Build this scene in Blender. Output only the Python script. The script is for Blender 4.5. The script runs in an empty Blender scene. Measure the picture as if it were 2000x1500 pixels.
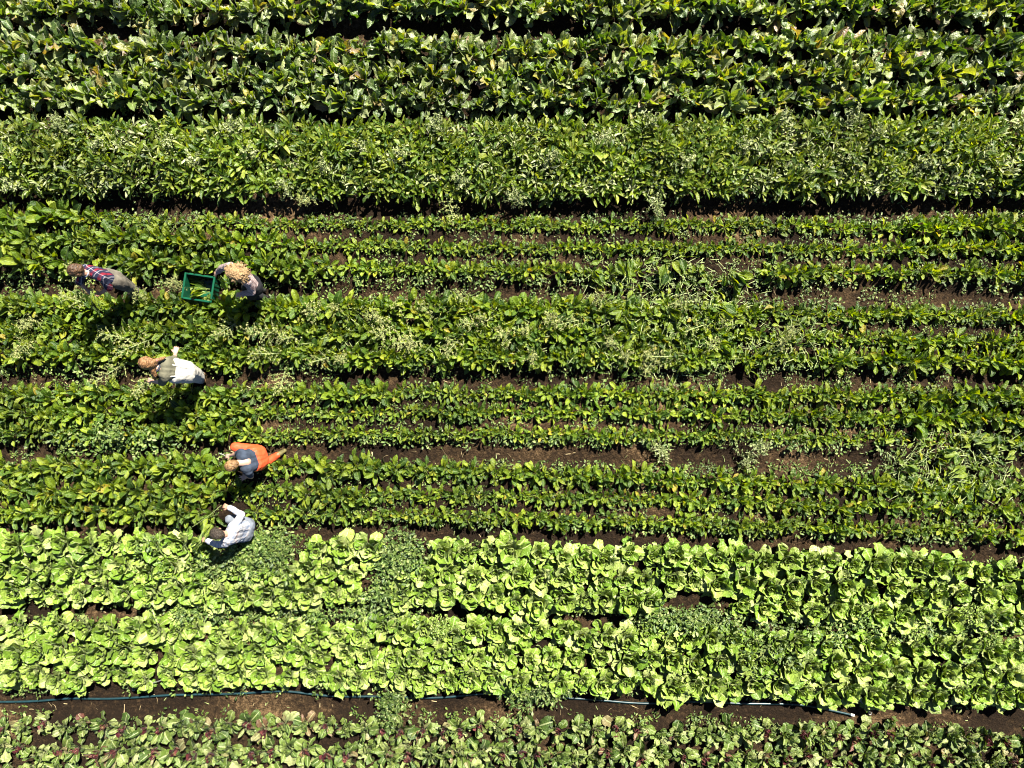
import bpy, bmesh, math, random
import numpy as np
from mathutils import Vector, Matrix, Euler

# ------------------------------------------------------------------ camera, sky, sun, exposure
S = bpy.context.scene
COL = S.collection
CAM_H = 12.5            # drone height over the field, metres
PPM = 108.0             # photograph pixels per metre on the ground
R = math.radians

cam_d = bpy.data.cameras.new('camera')
cam_d.sensor_fit = 'HORIZONTAL'
cam_d.angle = 2 * math.atan((1000 / PPM) / CAM_H)
cam_d.clip_end = 2000
cam = bpy.data.objects.new('camera', cam_d)
cam.location = (0, 0, CAM_H)
COL.objects.link(cam)
S.camera = cam

SUN_EL, SUN_AZ = 49.0, 30.0          # azimuth from +Y towards +X
world = bpy.data.worlds.new('World')
S.world = world
world.use_nodes = True
wn = world.node_tree
bg = wn.nodes['Background']
sky = wn.nodes.new('ShaderNodeTexSky')
sky.sky_type = 'NISHITA'
sky.sun_disc = False
sky.sun_elevation = R(SUN_EL)
sky.sun_rotation = R(SUN_AZ)
sky.air_density = 0.45
sky.dust_density = 0.2
wn.links.new(sky.outputs['Color'], bg.inputs['Color'])
bg.inputs['Strength'].default_value = 0.05

sun_d = bpy.data.lights.new('sun', 'SUN')
sun_d.energy = 5.0
sun_d.angle = R(0.5)
sun_d.color = (1.0, 0.94, 0.82)
sun = bpy.data.objects.new('sun', sun_d)
sd = Vector((math.cos(R(SUN_EL)) * math.sin(R(SUN_AZ)), math.cos(R(SUN_EL)) * math.cos(R(SUN_AZ)), math.sin(R(SUN_EL))))
sun.rotation_euler = sd.to_track_quat('Z', 'Y').to_euler()
sun.location = sd * 30
COL.objects.link(sun)

S.view_settings.view_transform = 'Standard'
S.view_settings.look = 'None'
S.view_settings.exposure = 1.95
S.view_settings.gamma = 1.0
S.view_settings.use_curve_mapping = False
S.cycles.max_bounces = 5
S.cycles.diffuse_bounces = 0
S.cycles.filter_width = 1.05
S.cycles.transparent_max_bounces = 4

rng = np.random.default_rng(11)
rnd = random.Random(5)

# ------------------------------------------------------------------ helpers
def W(px, py, z=0.0):
    """point at height z that stands where the photograph shows (px, py)"""
    k = (CAM_H - z) / CAM_H / PPM
    return Vector(((px - 1000) * k, (750 - py) * k, z))

def tag(o, label=None, cat=None, group=None, kind=None):
    if label: o['label'] = label
    if cat: o['category'] = cat
    if group: o['group'] = group
    if kind: o['kind'] = kind
    return o

def link(o, parent=None):
    COL.objects.link(o)
    if parent is not None: o.parent = parent
    return o

def empty(name, loc, rz=0.0):
    o = bpy.data.objects.new(name, None)
    o.empty_display_size = 0.1
    o.location = loc
    o.rotation_euler = (0, 0, rz)
    return link(o)

def mesh_np(name, verts, faces, mats=(), uv=None, smooth=True, rndv=None, fmat=None):
    """verts (n,3), faces (m,4) or (m,3) int array"""
    verts = np.asarray(verts, np.float32); faces = np.asarray(faces, np.int32)
    me = bpy.data.meshes.new(name)
    k = faces.shape[1]
    me.vertices.add(len(verts)); me.vertices.foreach_set('co', verts.ravel())
    me.loops.add(faces.size); me.loops.foreach_set('vertex_index', faces.ravel())
    me.polygons.add(len(faces))
    me.polygons.foreach_set('loop_start', np.arange(0, faces.size, k, dtype=np.int32))
    me.polygons.foreach_set('loop_total', np.full(len(faces), k, np.int32))
    if smooth: me.polygons.foreach_set('use_smooth', np.ones(len(faces), bool))
    for m in mats: me.materials.append(m)
    if fmat is not None: me.polygons.foreach_set('material_index', np.asarray(fmat, np.int32))
    if uv is not None:
        l = me.uv_layers.new(name='UVMap')
        l.data.foreach_set('uv', np.asarray(uv, np.float32)[faces.ravel()].ravel())
    if rndv is not None:
        a = me.attributes.new('rnd', 'FLOAT', 'POINT')
        a.data.foreach_set('value', np.asarray(rndv, np.float32))
    me.update(); me.validate()
    return me

# ------------------------------------------------------------------ materials
def new_mat(name):
    m = bpy.data.materials.new(name); m.use_nodes = True
    nt = m.node_tree; nt.nodes.clear()
    out = nt.nodes.new('ShaderNodeOutputMaterial')
    return m, nt, out

def N(nt, typ, **kw):
    n = nt.nodes.new(typ)
    for k, v in kw.items():
        if k.startswith('i_'):
            key = k[2:]
            n.inputs[int(key) if key.isdigit() else key].default_value = v
        else: setattr(n, k, v)
    return n

def ramp(nt, stops):
    r = nt.nodes.new('ShaderNodeValToRGB')
    e = r.color_ramp.elements
    while len(e) < len(stops): e.new(0.5)
    for el, (p, c) in zip(e, stops):
        el.position = p; el.color = (*c, 1)
    return r

def leaf_mat(name, stops, rib=(0.35, 0.42, 0.2), rib_w=0.07, stalk=None, stalk_t=0.0, rough=0.4, spec=0.5,
             trans=0.35, tr_gain=(1.5, 1.6, 0.5), sheen=0.05, bump=0.35, bscale=45.0, patch=0.35):
    m, nt, out = new_mat(name)
    L = nt.links.new
    oi = N(nt, 'ShaderNodeObjectInfo')
    at = N(nt, 'ShaderNodeAttribute', attribute_name='rnd')
    add = N(nt, 'ShaderNodeMath', operation='ADD'); L(oi.outputs['Random'], add.inputs[0]); L(at.outputs['Fac'], add.inputs[1])
    fr = N(nt, 'ShaderNodeMath', operation='FRACT'); L(add.outputs[0], fr.inputs[0])
    cr = ramp(nt, stops); L(fr.outputs[0], cr.inputs['Fac'])
    geo = N(nt, 'ShaderNodeNewGeometry')
    # hue drift of the crop over the field and blotches on the leaf
    n1 = N(nt, 'ShaderNodeTexNoise', i_Scale=0.9, i_Detail=2.0); L(geo.outputs['Position'], n1.inputs['Vector'])
    n2 = N(nt, 'ShaderNodeTexNoise', i_Scale=22.0, i_Detail=3.0); L(geo.outputs['Position'], n2.inputs['Vector'])
    sm = N(nt, 'ShaderNodeMath', operation='ADD'); L(n1.outputs['Fac'], sm.inputs[0]); L(n2.outputs['Fac'], sm.inputs[1])
    mr = N(nt, 'ShaderNodeMapRange'); L(sm.outputs[0], mr.inputs['Value'])
    mr.inputs['From Min'].default_value = 0.7; mr.inputs['From Max'].default_value = 1.3
    mr.inputs['To Min'].default_value = 1 - patch; mr.inputs['To Max'].default_value = 1 + patch
    mul = N(nt, 'ShaderNodeVectorMath', operation='SCALE'); L(cr.outputs['Color'], mul.inputs[0]); L(mr.outputs['Result'], mul.inputs['Scale'])
    col = mul.outputs[0]
    uv = N(nt, 'ShaderNodeUVMap')
    sep = N(nt, 'ShaderNodeSeparateXYZ'); L(uv.outputs['UV'], sep.inputs[0])
    # midrib: |u-0.5| small, narrowing to the tip
    su = N(nt, 'ShaderNodeMath', operation='SUBTRACT', i_1=0.5); L(sep.outputs['X'], su.inputs[0])
    ab = N(nt, 'ShaderNodeMath', operation='ABSOLUTE'); L(su.outputs[0], ab.inputs[0])
    rw = N(nt, 'ShaderNodeMapRange'); L(sep.outputs['Y'], rw.inputs['Value'])
    rw.inputs['To Min'].default_value = rib_w * 1.6; rw.inputs['To Max'].default_value = rib_w * 0.3
    dv = N(nt, 'ShaderNodeMath', operation='DIVIDE'); L(ab.outputs[0], dv.inputs[0]); L(rw.outputs['Result'], dv.inputs[1])
    rm = N(nt, 'ShaderNodeMapRange', interpolation_type='SMOOTHSTEP'); L(dv.outputs[0], rm.inputs['Value'])
    rm.inputs['From Min'].default_value = 0.5; rm.inputs['From Max'].default_value = 1.2
    rm.inputs['To Min'].default_value = 0.75; rm.inputs['To Max'].default_value = 0.0
    mx = N(nt, 'ShaderNodeMix', data_type='RGBA'); L(rm.outputs['Result'], mx.inputs['Factor']); L(col, mx.inputs['A'])
    mx.inputs['B'].default_value = (*rib, 1); col = mx.outputs['Result']
    if stalk:
        st = N(nt, 'ShaderNodeMapRange', interpolation_type='SMOOTHSTEP'); L(sep.outputs['Y'], st.inputs['Value'])
        st.inputs['From Min'].default_value = stalk_t * 0.85; st.inputs['From Max'].default_value = stalk_t * 1.1
        st.inputs['To Min'].default_value = 1; st.inputs['To Max'].default_value = 0
        m2 = N(nt, 'ShaderNodeMix', data_type='RGBA'); L(st.outputs['Result'], m2.inputs['Factor']); L(col, m2.inputs['A'])
        m2.inputs['B'].default_value = (*stalk, 1); col = m2.outputs['Result']
    bn = N(nt, 'ShaderNodeTexNoise', i_Scale=bscale, i_Detail=2.0); L(geo.outputs['Position'], bn.inputs['Vector'])
    bp = N(nt, 'ShaderNodeBump', i_Strength=bump, i_Distance=0.02); L(bn.outputs['Fac'], bp.inputs['Height'])
    p = N(nt, 'ShaderNodeBsdfPrincipled', i_Roughness=rough)
    p.inputs['Specular IOR Level'].default_value = spec
    p.inputs['Sheen Weight'].default_value = sheen; p.inputs['Sheen Roughness'].default_value = 0.45
    L(col, p.inputs['Base Color']); L(bp.outputs['Normal'], p.inputs['Normal'])
    tc = N(nt, 'ShaderNodeVectorMath', operation='MULTIPLY'); L(col, tc.inputs[0]); tc.inputs[1].default_value = tr_gain
    t = N(nt, 'ShaderNodeBsdfTranslucent'); L(tc.outputs[0], t.inputs['Color']); L(bp.outputs['Normal'], t.inputs['Normal'])
    ms = N(nt, 'ShaderNodeMixShader', i_0=trans); L(p.outputs[0], ms.inputs[1]); L(t.outputs[0], ms.inputs[2])
    L(ms.outputs[0], out.inputs['Surface'])
    return m

def plain_mat(name, col, rough=0.8, spec=0.3, var=0.25, scale=12.0, bump=0.0, bscale=60.0, metal=0.0):
    m, nt, out = new_mat(name); L = nt.links.new
    tc = N(nt, 'ShaderNodeTexCoord')
    n = N(nt, 'ShaderNodeTexNoise', i_Scale=scale, i_Detail=4.0); L(tc.outputs['Object'], n.inputs['Vector'])
    a = tuple(c * (1 - var) for c in col); b = tuple(min(1, c * (1 + var)) for c in col)
    cr = ramp(nt, [(0.3, a), (0.7, b)]); L(n.outputs['Fac'], cr.inputs['Fac'])
    p = N(nt, 'ShaderNodeBsdfPrincipled', i_Roughness=rough, i_Metallic=metal)
    p.inputs['Specular IOR Level'].default_value = spec
    L(cr.outputs['Color'], p.inputs['Base Color'])
    if bump:
        bn = N(nt, 'ShaderNodeTexNoise', i_Scale=bscale, i_Detail=4.0); L(tc.outputs['Object'], bn.inputs['Vector'])
        bp = N(nt, 'ShaderNodeBump', i_Strength=bump, i_Distance=0.01); L(bn.outputs['Fac'], bp.inputs['Height'])
        L(bp.outputs['Normal'], p.inputs['Normal'])
    L(p.outputs[0], out.inputs['Surface'])
    return m

def plaid_mat(name, base, layers, rot=(0, 0, 0), rough=0.9):
    """woven check: layers = [(axis, freq, phase, duty, colour, strength)]"""
    m, nt, out = new_mat(name); L = nt.links.new
    tc = N(nt, 'ShaderNodeTexCoord')
    mp = N(nt, 'ShaderNodeMapping'); mp.inputs['Rotation'].default_value = rot; L(tc.outputs['Object'], mp.inputs['Vector'])
    nz = N(nt, 'ShaderNodeTexNoise', i_Scale=6.0, i_Detail=1.0); L(tc.outputs['Object'], nz.inputs['Vector'])
    wv = N(nt, 'ShaderNodeVectorMath', operation='SCALE', i_Scale=0.04); L(nz.outputs['Color'], wv.inputs[0])
    ad = N(nt, 'ShaderNodeVectorMath', operation='ADD'); L(mp.outputs[0], ad.inputs[0]); L(wv.outputs[0], ad.inputs[1])
    sp = N(nt, 'ShaderNodeSeparateXYZ'); L(ad.outputs[0], sp.inputs[0])
    rgb = N(nt, 'ShaderNodeRGB'); rgb.outputs[0].default_value = (*base, 1); col = rgb.outputs[0]
    for ax, fq, ph, duty, c, st in layers:
        ml = N(nt, 'ShaderNodeMath', operation='MULTIPLY_ADD', i_1=fq, i_2=ph); L(sp.outputs['XYZ'.index(ax)], ml.inputs[0])
        f = N(nt, 'ShaderNodeMath', operation='FRACT'); L(ml.outputs[0], f.inputs[0])
        lt = N(nt, 'ShaderNodeMath', operation='LESS_THAN', i_1=duty); L(f.outputs[0], lt.inputs[0])
        s = N(nt, 'ShaderNodeMath', operation='MULTIPLY', i_1=st); L(lt.outputs[0], s.inputs[0])
        mx = N(nt, 'ShaderNodeMix', data_type='RGBA'); L(s.outputs[0], mx.inputs['Factor']); L(col, mx.inputs['A'])
        mx.inputs['B'].default_value = (*c, 1); col = mx.outputs['Result']
    p = N(nt, 'ShaderNodeBsdfPrincipled', i_Roughness=rough); p.inputs['Specular IOR Level'].default_value = 0.2
    L(col, p.inputs['Base Color'])
    bn = N(nt, 'ShaderNodeTexNoise', i_Scale=14.0, i_Detail=3.0); L(tc.outputs['Object'], bn.inputs['Vector'])
    bp = N(nt, 'ShaderNodeBump', i_Strength=0.6, i_Distance=0.03); L(bn.outputs['Fac'], bp.inputs['Height']); L(bp.outputs['Normal'], p.inputs['Normal'])
    L(p.outputs[0], out.inputs['Surface'])
    return m

M = {}
M['lettuce'] = leaf_mat('lettuce_leaf', [(0.0, (0.10, 0.19, 0.014)), (0.35, (0.16, 0.255, 0.024)), (0.7, (0.235, 0.325, 0.055)), (0.9, (0.32, 0.38, 0.12)), (1.0, (0.085, 0.155, 0.015))],
                        rib=(0.40, 0.44, 0.20), rib_w=0.06, rough=0.42, spec=0.45, trans=0.22, tr_gain=(1.4, 1.4, 0.3), bump=0.9, bscale=34, patch=0.32)
M['lettuce_dark'] = leaf_mat('purple_lettuce_leaf', [(0.0, (0.045, 0.085, 0.012)), (0.4, (0.095, 0.145, 0.022)), (0.75, (0.165, 0.21, 0.05)), (0.93, (0.25, 0.28, 0.11)), (1.0, (0.12, 0.045, 0.03))],
                             rib=(0.34, 0.38, 0.18), rough=0.42, spec=0.45, trans=0.27, tr_gain=(1.5, 1.6, 0.35), bump=0.8, patch=0.4)
M['maroon'] = leaf_mat('maroon_heart_leaf', [(0.0, (0.030, 0.006, 0.008)), (0.5, (0.07, 0.013, 0.017)), (0.8, (0.14, 0.045, 0.04)), (1.0, (0.12, 0.09, 0.03))],
                       rib=(0.35, 0.2, 0.16), rough=0.42, spec=0.45, trans=0.2, tr_gain=(1.6, 0.9, 0.8), patch=0.4)
M['chicory'] = leaf_mat('chicory_leaf', [(0.0, (0.035, 0.075, 0.010)), (0.3, (0.080, 0.135, 0.020)), (0.6, (0.15, 0.20, 0.045)), (0.88, (0.25, 0.28, 0.12)), (0.95, (0.25, 0.23, 0.02)), (1.0, (0.24, 0.16, 0.11))],
                        rib=(0.30, 0.35, 0.16), rib_w=0.07, rough=0.40, spec=0.75, sheen=0.22, trans=0.36, tr_gain=(2.0, 2.1, 0.2), bump=0.8, bscale=36, patch=0.4)
M['spinach'] = leaf_mat('spinach_leaf', [(0.0, (0.022, 0.058, 0.005)), (0.3, (0.065, 0.125, 0.006)), (0.65, (0.135, 0.200, 0.008)), (0.97, (0.22, 0.275, 0.016)), (1.0, (0.28, 0.22, 0.02))],
                        rib=(0.2, 0.28, 0.06), rib_w=0.05, stalk=(0.24, 0.32, 0.08), stalk_t=0.34, rough=0.38, spec=0.5, trans=0.4, tr_gain=(2.5, 2.3, 0.18), bump=0.9, bscale=50, patch=0.45)
M['rocket'] = leaf_mat('rocket_leaf', [(0.0, (0.022, 0.058, 0.005)), (0.35, (0.07, 0.125, 0.007)), (0.7, (0.14, 0.20, 0.010)), (1.0, (0.25, 0.28, 0.05))],
                       rib=(0.2, 0.26, 0.09), rough=0.42, spec=0.5, trans=0.45, tr_gain=(2.4, 2.2, 0.15), bump=0.5, patch=0.45)
M['weed'] = leaf_mat('small_weed_leaf', [(0.0, (0.025, 0.06, 0.008)), (0.5, (0.065, 0.12, 0.013)), (0.85, (0.14, 0.19, 0.035)), (1.0, (0.28, 0.32, 0.12))],
                     rough=0.5, spec=0.4, trans=0.32, tr_gain=(1.8, 1.8, 0.35), bump=0.2, patch=0.5)
M['pale'] = leaf_mat('pale_weed_leaf', [(0.0, (0.14, 0.19, 0.05)), (0.5, (0.25, 0.29, 0.11)), (1.0, (0.40, 0.42, 0.24))],
                     rough=0.55, spec=0.35, trans=0.3, tr_gain=(1.4, 1.4, 0.6), bump=0.2)
M['seed'] = leaf_mat('seed_head', [(0.0, (0.19, 0.23, 0.05)), (0.6, (0.33, 0.35, 0.12)), (1.0, (0.46, 0.43, 0.19))],
                     rough=0.7, spec=0.3, trans=0.3, tr_gain=(1.2, 1.2, 0.6), bump=0.2)
M['stem'] = plain_mat('pale_stem', (0.24, 0.29, 0.11), 0.55, 0.4, 0.2)
M['straw'] = plain_mat('dry_straw', (0.27, 0.21, 0.11), 0.8, 0.3, 0.3)

# soil
def soil_mat():
    m, nt, out = new_mat('soil'); L = nt.links.new
    geo = N(nt, 'ShaderNodeNewGeometry')
    n1 = N(nt, 'ShaderNodeTexNoise', i_Scale=0.55, i_Detail=4.0); L(geo.outputs['Position'], n1.inputs['Vector'])
    n2 = N(nt, 'ShaderNodeTexNoise', i_Scale=14.0, i_Detail=8.0, i_Roughness=0.75); L(geo.outputs['Position'], n2.inputs['Vector'])
    ad = N(nt, 'ShaderNodeMath', operation='ADD'); L(n1.outputs['Fac'], ad.inputs[0]); L(n2.outputs['Fac'], ad.inputs[1])
    mr = N(nt, 'ShaderNodeMapRange'); L(ad.outputs[0], mr.inputs['Value']); mr.inputs['From Min'].default_value = 0.72; mr.inputs['From Max'].default_value = 1.3
    cr = ramp(nt, [(0.0, (0.008, 0.0045, 0.002)), (0.40, (0.015, 0.0085, 0.004)), (0.68, (0.048, 0.029, 0.0135)), (1.0, (0.19, 0.122, 0.060))]); L(mr.outputs[0], cr.inputs['Fac'])
    n3 = N(nt, 'ShaderNodeTexNoise', i_Scale=60.0, i_Detail=6.0, i_Roughness=0.75); L(geo.outputs['Position'], n3.inputs['Vector'])
    v = N(nt, 'ShaderNodeTexVoronoi', i_Scale=28.0); L(geo.outputs['Position'], v.inputs['Vector'])
    hs = N(nt, 'ShaderNodeMath', operation='MULTIPLY_ADD', i_1=0.5); L(v.outputs['Distance'], hs.inputs[0]); L(n3.outputs['Fac'], hs.inputs[2])
    bp = N(nt, 'ShaderNodeBump', i_Strength=1.0, i_Distance=0.05); L(hs.outputs[0], bp.inputs['Height'])
    p = N(nt, 'ShaderNodeBsdfPrincipled', i_Roughness=0.95); p.inputs['Specular IOR Level'].default_value = 0.15
    L(cr.outputs[0], p.inputs['Base Color']); L(bp.outputs['Normal'], p.inputs['Normal']); L(p.outputs[0], out.inputs['Surface'])
    return m
M['soil'] = soil_mat()

# ------------------------------------------------------------------ the ground: beds and trodden paths
PATHS = [  # polyline in photograph pixels on the ground, half width in metres
    ([(-400, 62), (0, 62), (1000, 63), (2000, 52), (2400, 50)], 0.20),
    ([(-400, 225), (0, 225), (1000, 228), (2000, 222), (2400, 222)], 0.16),
    ([(-400, 398), (0, 398), (900, 412), (1500, 410), (2000, 402), (2400, 402)], 0.20),
    ([(-400, 565), (0, 565), (500, 572), (1000, 570), (1600, 572), (2000, 585), (2400, 590)], 0.19),
    ([(-400, 742), (0, 742), (800, 740), (1300, 738), (2000, 738), (2400, 740)], 0.18),
    ([(-400, 890), (0, 890), (500, 882), (1000, 885), (1500, 895), (2000, 915), (2400, 920)], 0.22),
    ([(-400, 1030), (0, 1030), (700, 1034), (1200, 1048), (2000, 1082), (2400, 1095)], 0.19),
    ([(-400, 1188), (0, 1188), (900, 1195), (2000, 1238), (2400, 1250)], 0.14),
    ([(-400, 1368), (0, 1368), (1000, 1368), (2000, 1402), (2400, 1412)], 0.24),
]
def path_y(i, x):
    pts = PATHS[i][0]
    px = np.asarray(x) * PPM + 1000
    return (750 - np.interp(px, [p[0] for p in pts], [p[1] for p in pts])) / PPM

NZ = {}
def vnoise(x, y, seed, n=64):
    g = NZ.get(seed)
    if g is None: g = NZ[seed] = np.random.default_rng(seed).random((n, n))
    xi = np.floor(x).astype(int); yi = np.floor(y).astype(int)
    fx = x - xi; fy = y - yi
    fx = fx * fx * (3 - 2 * fx); fy = fy * fy * (3 - 2 * fy)
    a = g[xi % n, yi % n]; b = g[(xi + 1) % n, yi % n]; c = g[xi % n, (yi + 1) % n]; d = g[(xi + 1) % n, (yi + 1) % n]
    return (a * (1 - fx) + b * fx) * (1 - fy) + (c * (1 - fx) + d * fx) * fy

def ground_h(x, y):
    x = np.asarray(x, float); y = np.asarray(y, float)
    h = np.full(np.broadcast(x, y).shape, 0.09)
    for i, (pts, hw) in enumerate(PATHS):
        d = np.abs(y - path_y(i, x)) + (vnoise(x * 1.7, y * 1.7, 40 + i) - 0.5) * 0.12
        t = np.clip((d - hw * 0.55) / (hw * 0.8), 0, 1)
        h = np.minimum(h, 0.09 * t * t * (3 - 2 * t))
    h = h + (vnoise(x * 3, y * 3, 1) - 0.5) * 0.03 + (vnoise(x * 9, y * 9, 2) - 0.5) * 0.022 + (vnoise(x * 21, y * 21, 3) - 0.5) * 0.014
    return h

def graded(inner, step, outer):
    a = np.arange(-inner, inner + 1e-6, step)
    o = inner + np.array([1, 4, 15, 50, 150, 400.0]) * outer
    return np.concatenate([-o[::-1], a, o])
gx = graded(11.6, 0.055, 1.0); gy = graded(9.2, 0.055, 1.0)
GX, GY = np.meshgrid(gx, gy, indexing='ij')
inside = (np.abs(GX) < 11.7) & (np.abs(GY) < 9.3)
GZ = np.where(inside, ground_h(GX, GY), 0.05)
nx, ny = len(gx), len(gy)
idx = np.arange(nx * ny).reshape(nx, ny)
gf = np.stack([idx[:-1, :-1], idx[1:, :-1], idx[1:, 1:], idx[:-1, 1:]], -1).reshape(-1, 4)
gm = mesh_np('ground', np.stack([GX, GY, GZ], -1).reshape(-1, 3), gf, [M['soil']])
tag(link(bpy.data.objects.new('ground', gm)), 'dark brown tilled soil of the field', kind='structure')

GZL = GZ[6:-6, 6:-6].tolist()
def gh(x, y):
    """height of the soil under a point"""
    fx = min(max((x + 11.6) / 0.055, 0), len(GZL) - 1.001); fy = min(max((y + 9.2) / 0.055, 0), len(GZL[0]) - 1.001)
    i, j = int(fx), int(fy); fx -= i; fy -= j
    return (GZL[i][j] * (1 - fx) + GZL[i + 1][j] * fx) * (1 - fy) + (GZL[i][j + 1] * (1 - fx) + GZL[i + 1][j + 1] * fx) * fy

# ------------------------------------------------------------------ leaf shapes
def leaf(L=0.25, Wd=0.12, nt=6, nu=4, prof=None, droop=0.6, dpow=1.5, cup=0.25, ruf=0.02, rfq=9.0, ph=0.0, twist=0.0, stalk=0.0, side=0.0):
    """leaf from the origin along +x, upper face +z; returns verts, quads, uv (u across, v along)"""
    t = np.linspace(0, 1, nt + 1)
    ang = -droop * t ** dpow
    dt = L / nt
    mid = (ang[1:] + ang[:-1]) / 2
    cx = np.concatenate([[0], np.cumsum(np.cos(mid) * dt)]); cz = np.concatenate([[0], np.cumsum(np.sin(mid) * dt)])
    if prof is None:
        w = np.sin(np.pi * np.clip(t, 0, 1) ** 0.75) ** 0.75
        w[0] = 0.12; w[-1] = 0.18
    else:
        w = np.interp(t, prof[0], prof[1])
    u = np.linspace(-1, 1, nu + 1)
    V = np.zeros((nt + 1, nu + 1, 3)); UV = np.zeros((nt + 1, nu + 1, 2))
    for i in range(nt + 1):
        hw = w[i] * Wd / 2
        blade = 1.0 if t[i] > stalk else 0.15
        tw = twist * t[i]
        yy = u * hw
        zz = cup * np.abs(u) ** 1.6 * hw * blade + ruf * np.abs(u) ** 2 * np.sin(rfq * t[i] + ph + 1.7 * np.sign(u)) * blade
        zz = zz + ruf * 0.8 * t[i] ** 3 * np.sin(rfq * 0.45 * u + ph) * blade
        y2 = yy * math.cos(tw) - zz * math.sin(tw); z2 = yy * math.sin(tw) + zz * math.cos(tw)
        nxv, nzv = -math.sin(ang[i]), math.cos(ang[i])
        V[i, :, 0] = cx[i] + z2 * nxv; V[i, :, 1] = y2 + side * L * t[i] ** 2; V[i, :, 2] = cz[i] + z2 * nzv
        UV[i, :, 0] = (u + 1) / 2; UV[i, :, 1] = t[i]
    ix = np.arange((nt + 1) * (nu + 1)).reshape(nt + 1, nu + 1)
    F = np.stack([ix[:-1, :-1], ix[1:, :-1], ix[1:, 1:], ix[:-1, 1:]], -1).reshape(-1, 4)
    return V.reshape(-1, 3), F, UV.reshape(-1, 2)

def U(a, b): return rnd.uniform(a, b)
P_SPIN = ([0, 0.05, 0.30, 0.42, 0.6, 0.8, 0.93, 1.0], [0.11, 0.10, 0.10, 0.62, 1.0, 0.92, 0.58, 0.12])
P_LETT = ([0, 0.15, 0.45, 0.75, 0.93, 1.0], [0.30, 0.45, 0.86, 1.0, 0.78, 0.40])
P_CHIC = ([0, 0.12, 0.4, 0.65, 0.88, 1.0], [0.22, 0.26, 0.75, 1.0, 0.7, 0.10])
P_LONG = ([0, 0.2, 0.5, 0.8, 1.0], [0.2, 0.45, 1.0, 0.85, 0.08])
P_ROCK = ([0, 0.2, 0.32, 0.42, 0.52, 0.62, 0.74, 0.88, 1.0], [0.08, 0.12, 0.7, 0.25, 0.95, 0.35, 1.0, 0.7, 0.04])
P_OVAL = ([0, 0.15, 0.5, 0.8, 1.0], [0.1, 0.5, 1.0, 0.8, 0.1])
T = {}
T['lett_out'] = [leaf(U(0.22, 0.26), U(0.16, 0.20), 7, 6, P_LETT, U(0.5, 1.3), 1.6, U(0.15, 0.5), U(0.018, 0.034), U(13, 24), U(0, 6), U(-0.5, 0.5), 0, U(-0.15, 0.15)) for _ in range(9)]
T['lett_mid'] = [leaf(U(0.17, 0.21), U(0.15, 0.18), 7, 6, P_LETT, U(-0.1, 0.5), 1.5, U(0.45, 0.8), U(0.009, 0.020), U(12, 22), U(0, 6), U(-0.4, 0.4), 0, U(-0.15, 0.15)) for _ in range(9)]
T['lett_in'] = [leaf(0.145, 0.13, 6, 6, P_LETT, U(-0.9, -0.3), 1.3, U(0.7, 1.1), U(0.008, 0.016), U(9, 18), U(0, 6), U(-0.3, 0.3), 0, U(-0.1, 0.1)) for _ in range(6)]
T['chic'] = [leaf(U(0.26, 0.36), U(0.09, 0.15), 8, 4, P_CHIC, U(0.5, 1.9), U(1.4, 2.8), U(0.2, 1.0), U(0.014, 0.036), U(11, 22), U(0, 6), U(-1.2, 1.2), 0, U(-0.15, 0.15)) for _ in range(14)]
T['chic_in'] = [leaf(0.26, U(0.10, 0.13), 6, 4, P_CHIC, U(-0.3, 0.6), 1.8, U(0.4, 0.9), U(0.01, 0.02), U(9, 16), U(0, 6), U(-0.5, 0.5)) for _ in range(6)]
T['spin'] = [leaf(U(0.26, 0.32), U(0.08, 0.115), 8, 4, P_SPIN, U(0.3, 1.3), U(1.5, 2.5), U(0.2, 0.8), U(0.008, 0.02), U(9, 18), U(0, 6), U(-0.9, 0.9), 0.33, U(-0.12, 0.12)) for _ in range(9)]
T['spin_s'] = [leaf(U(0.16, 0.2), U(0.06, 0.085), 6, 2, ([0, 0.28, 0.4, 0.65, 0.88, 1], [0.12, 0.12, 0.7, 1.0, 0.75, 0.15]), U(0.3, 1.3), U(1.4, 2.2), U(0.3, 0.9), U(0.004, 0.012), 9, U(0, 6), U(-0.8, 0.8), 0.3, U(-0.12, 0.12)) for _ in range(9)]
T['rock'] = [leaf(0.24, U(0.055, 0.085), 9, 2, P_ROCK, U(0.2, 1.1), 1.6, U(0.1, 0.6), 0.004, 9, 0, U(-0.7, 0.7), 0, U(-0.2, 0.2)) for _ in range(8)]
T['long'] = [leaf(0.26, U(0.045, 0.07), 6, 2, P_LONG, U(0.3, 1.1), 1.6, U(0.3, 0.8), 0.004, 9, 0, U(-0.6, 0.6), 0, U(-0.2, 0.2)) for _ in range(6)]
T['tiny'] = [leaf(0.045, U(0.022, 0.032), 3, 2, P_OVAL, U(0.1, 0.9), 1.5, U(0.1, 0.5), 0, 9, 0, 0) for _ in range(5)]
T['blade'] = [leaf(0.22, 0.012, 5, 1, ([0, 0.5, 1], [1, 0.8, 0.1]), U(0.4, 1.6), 1.3, 0, 0, 9, 0, U(-0.8, 0.8), 0, U(-0.3, 0.3)) for _ in range(5)]
T['stalk'] = [leaf(0.17, 0.014, 4, 2, ([0, 0.6, 1], [1.2, 0.9, 0.5]), U(-0.3, 0.3), 1.3, -0.8, 0, 9, 0, 0, 0, U(-0.15, 0.15)) for _ in range(5)]

LM = {}   # leaf mesh data shared by the leaf objects: (template name, variant, material) -> mesh
def leaf_mesh(tn, k, mat):
    key = (tn, k, mat)
    if key not in LM:
        v, f, uv = T[tn][k]
        LM[key] = mesh_np('leaf', v, f, [M[mat]], uv)
    return LM[key]

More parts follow.
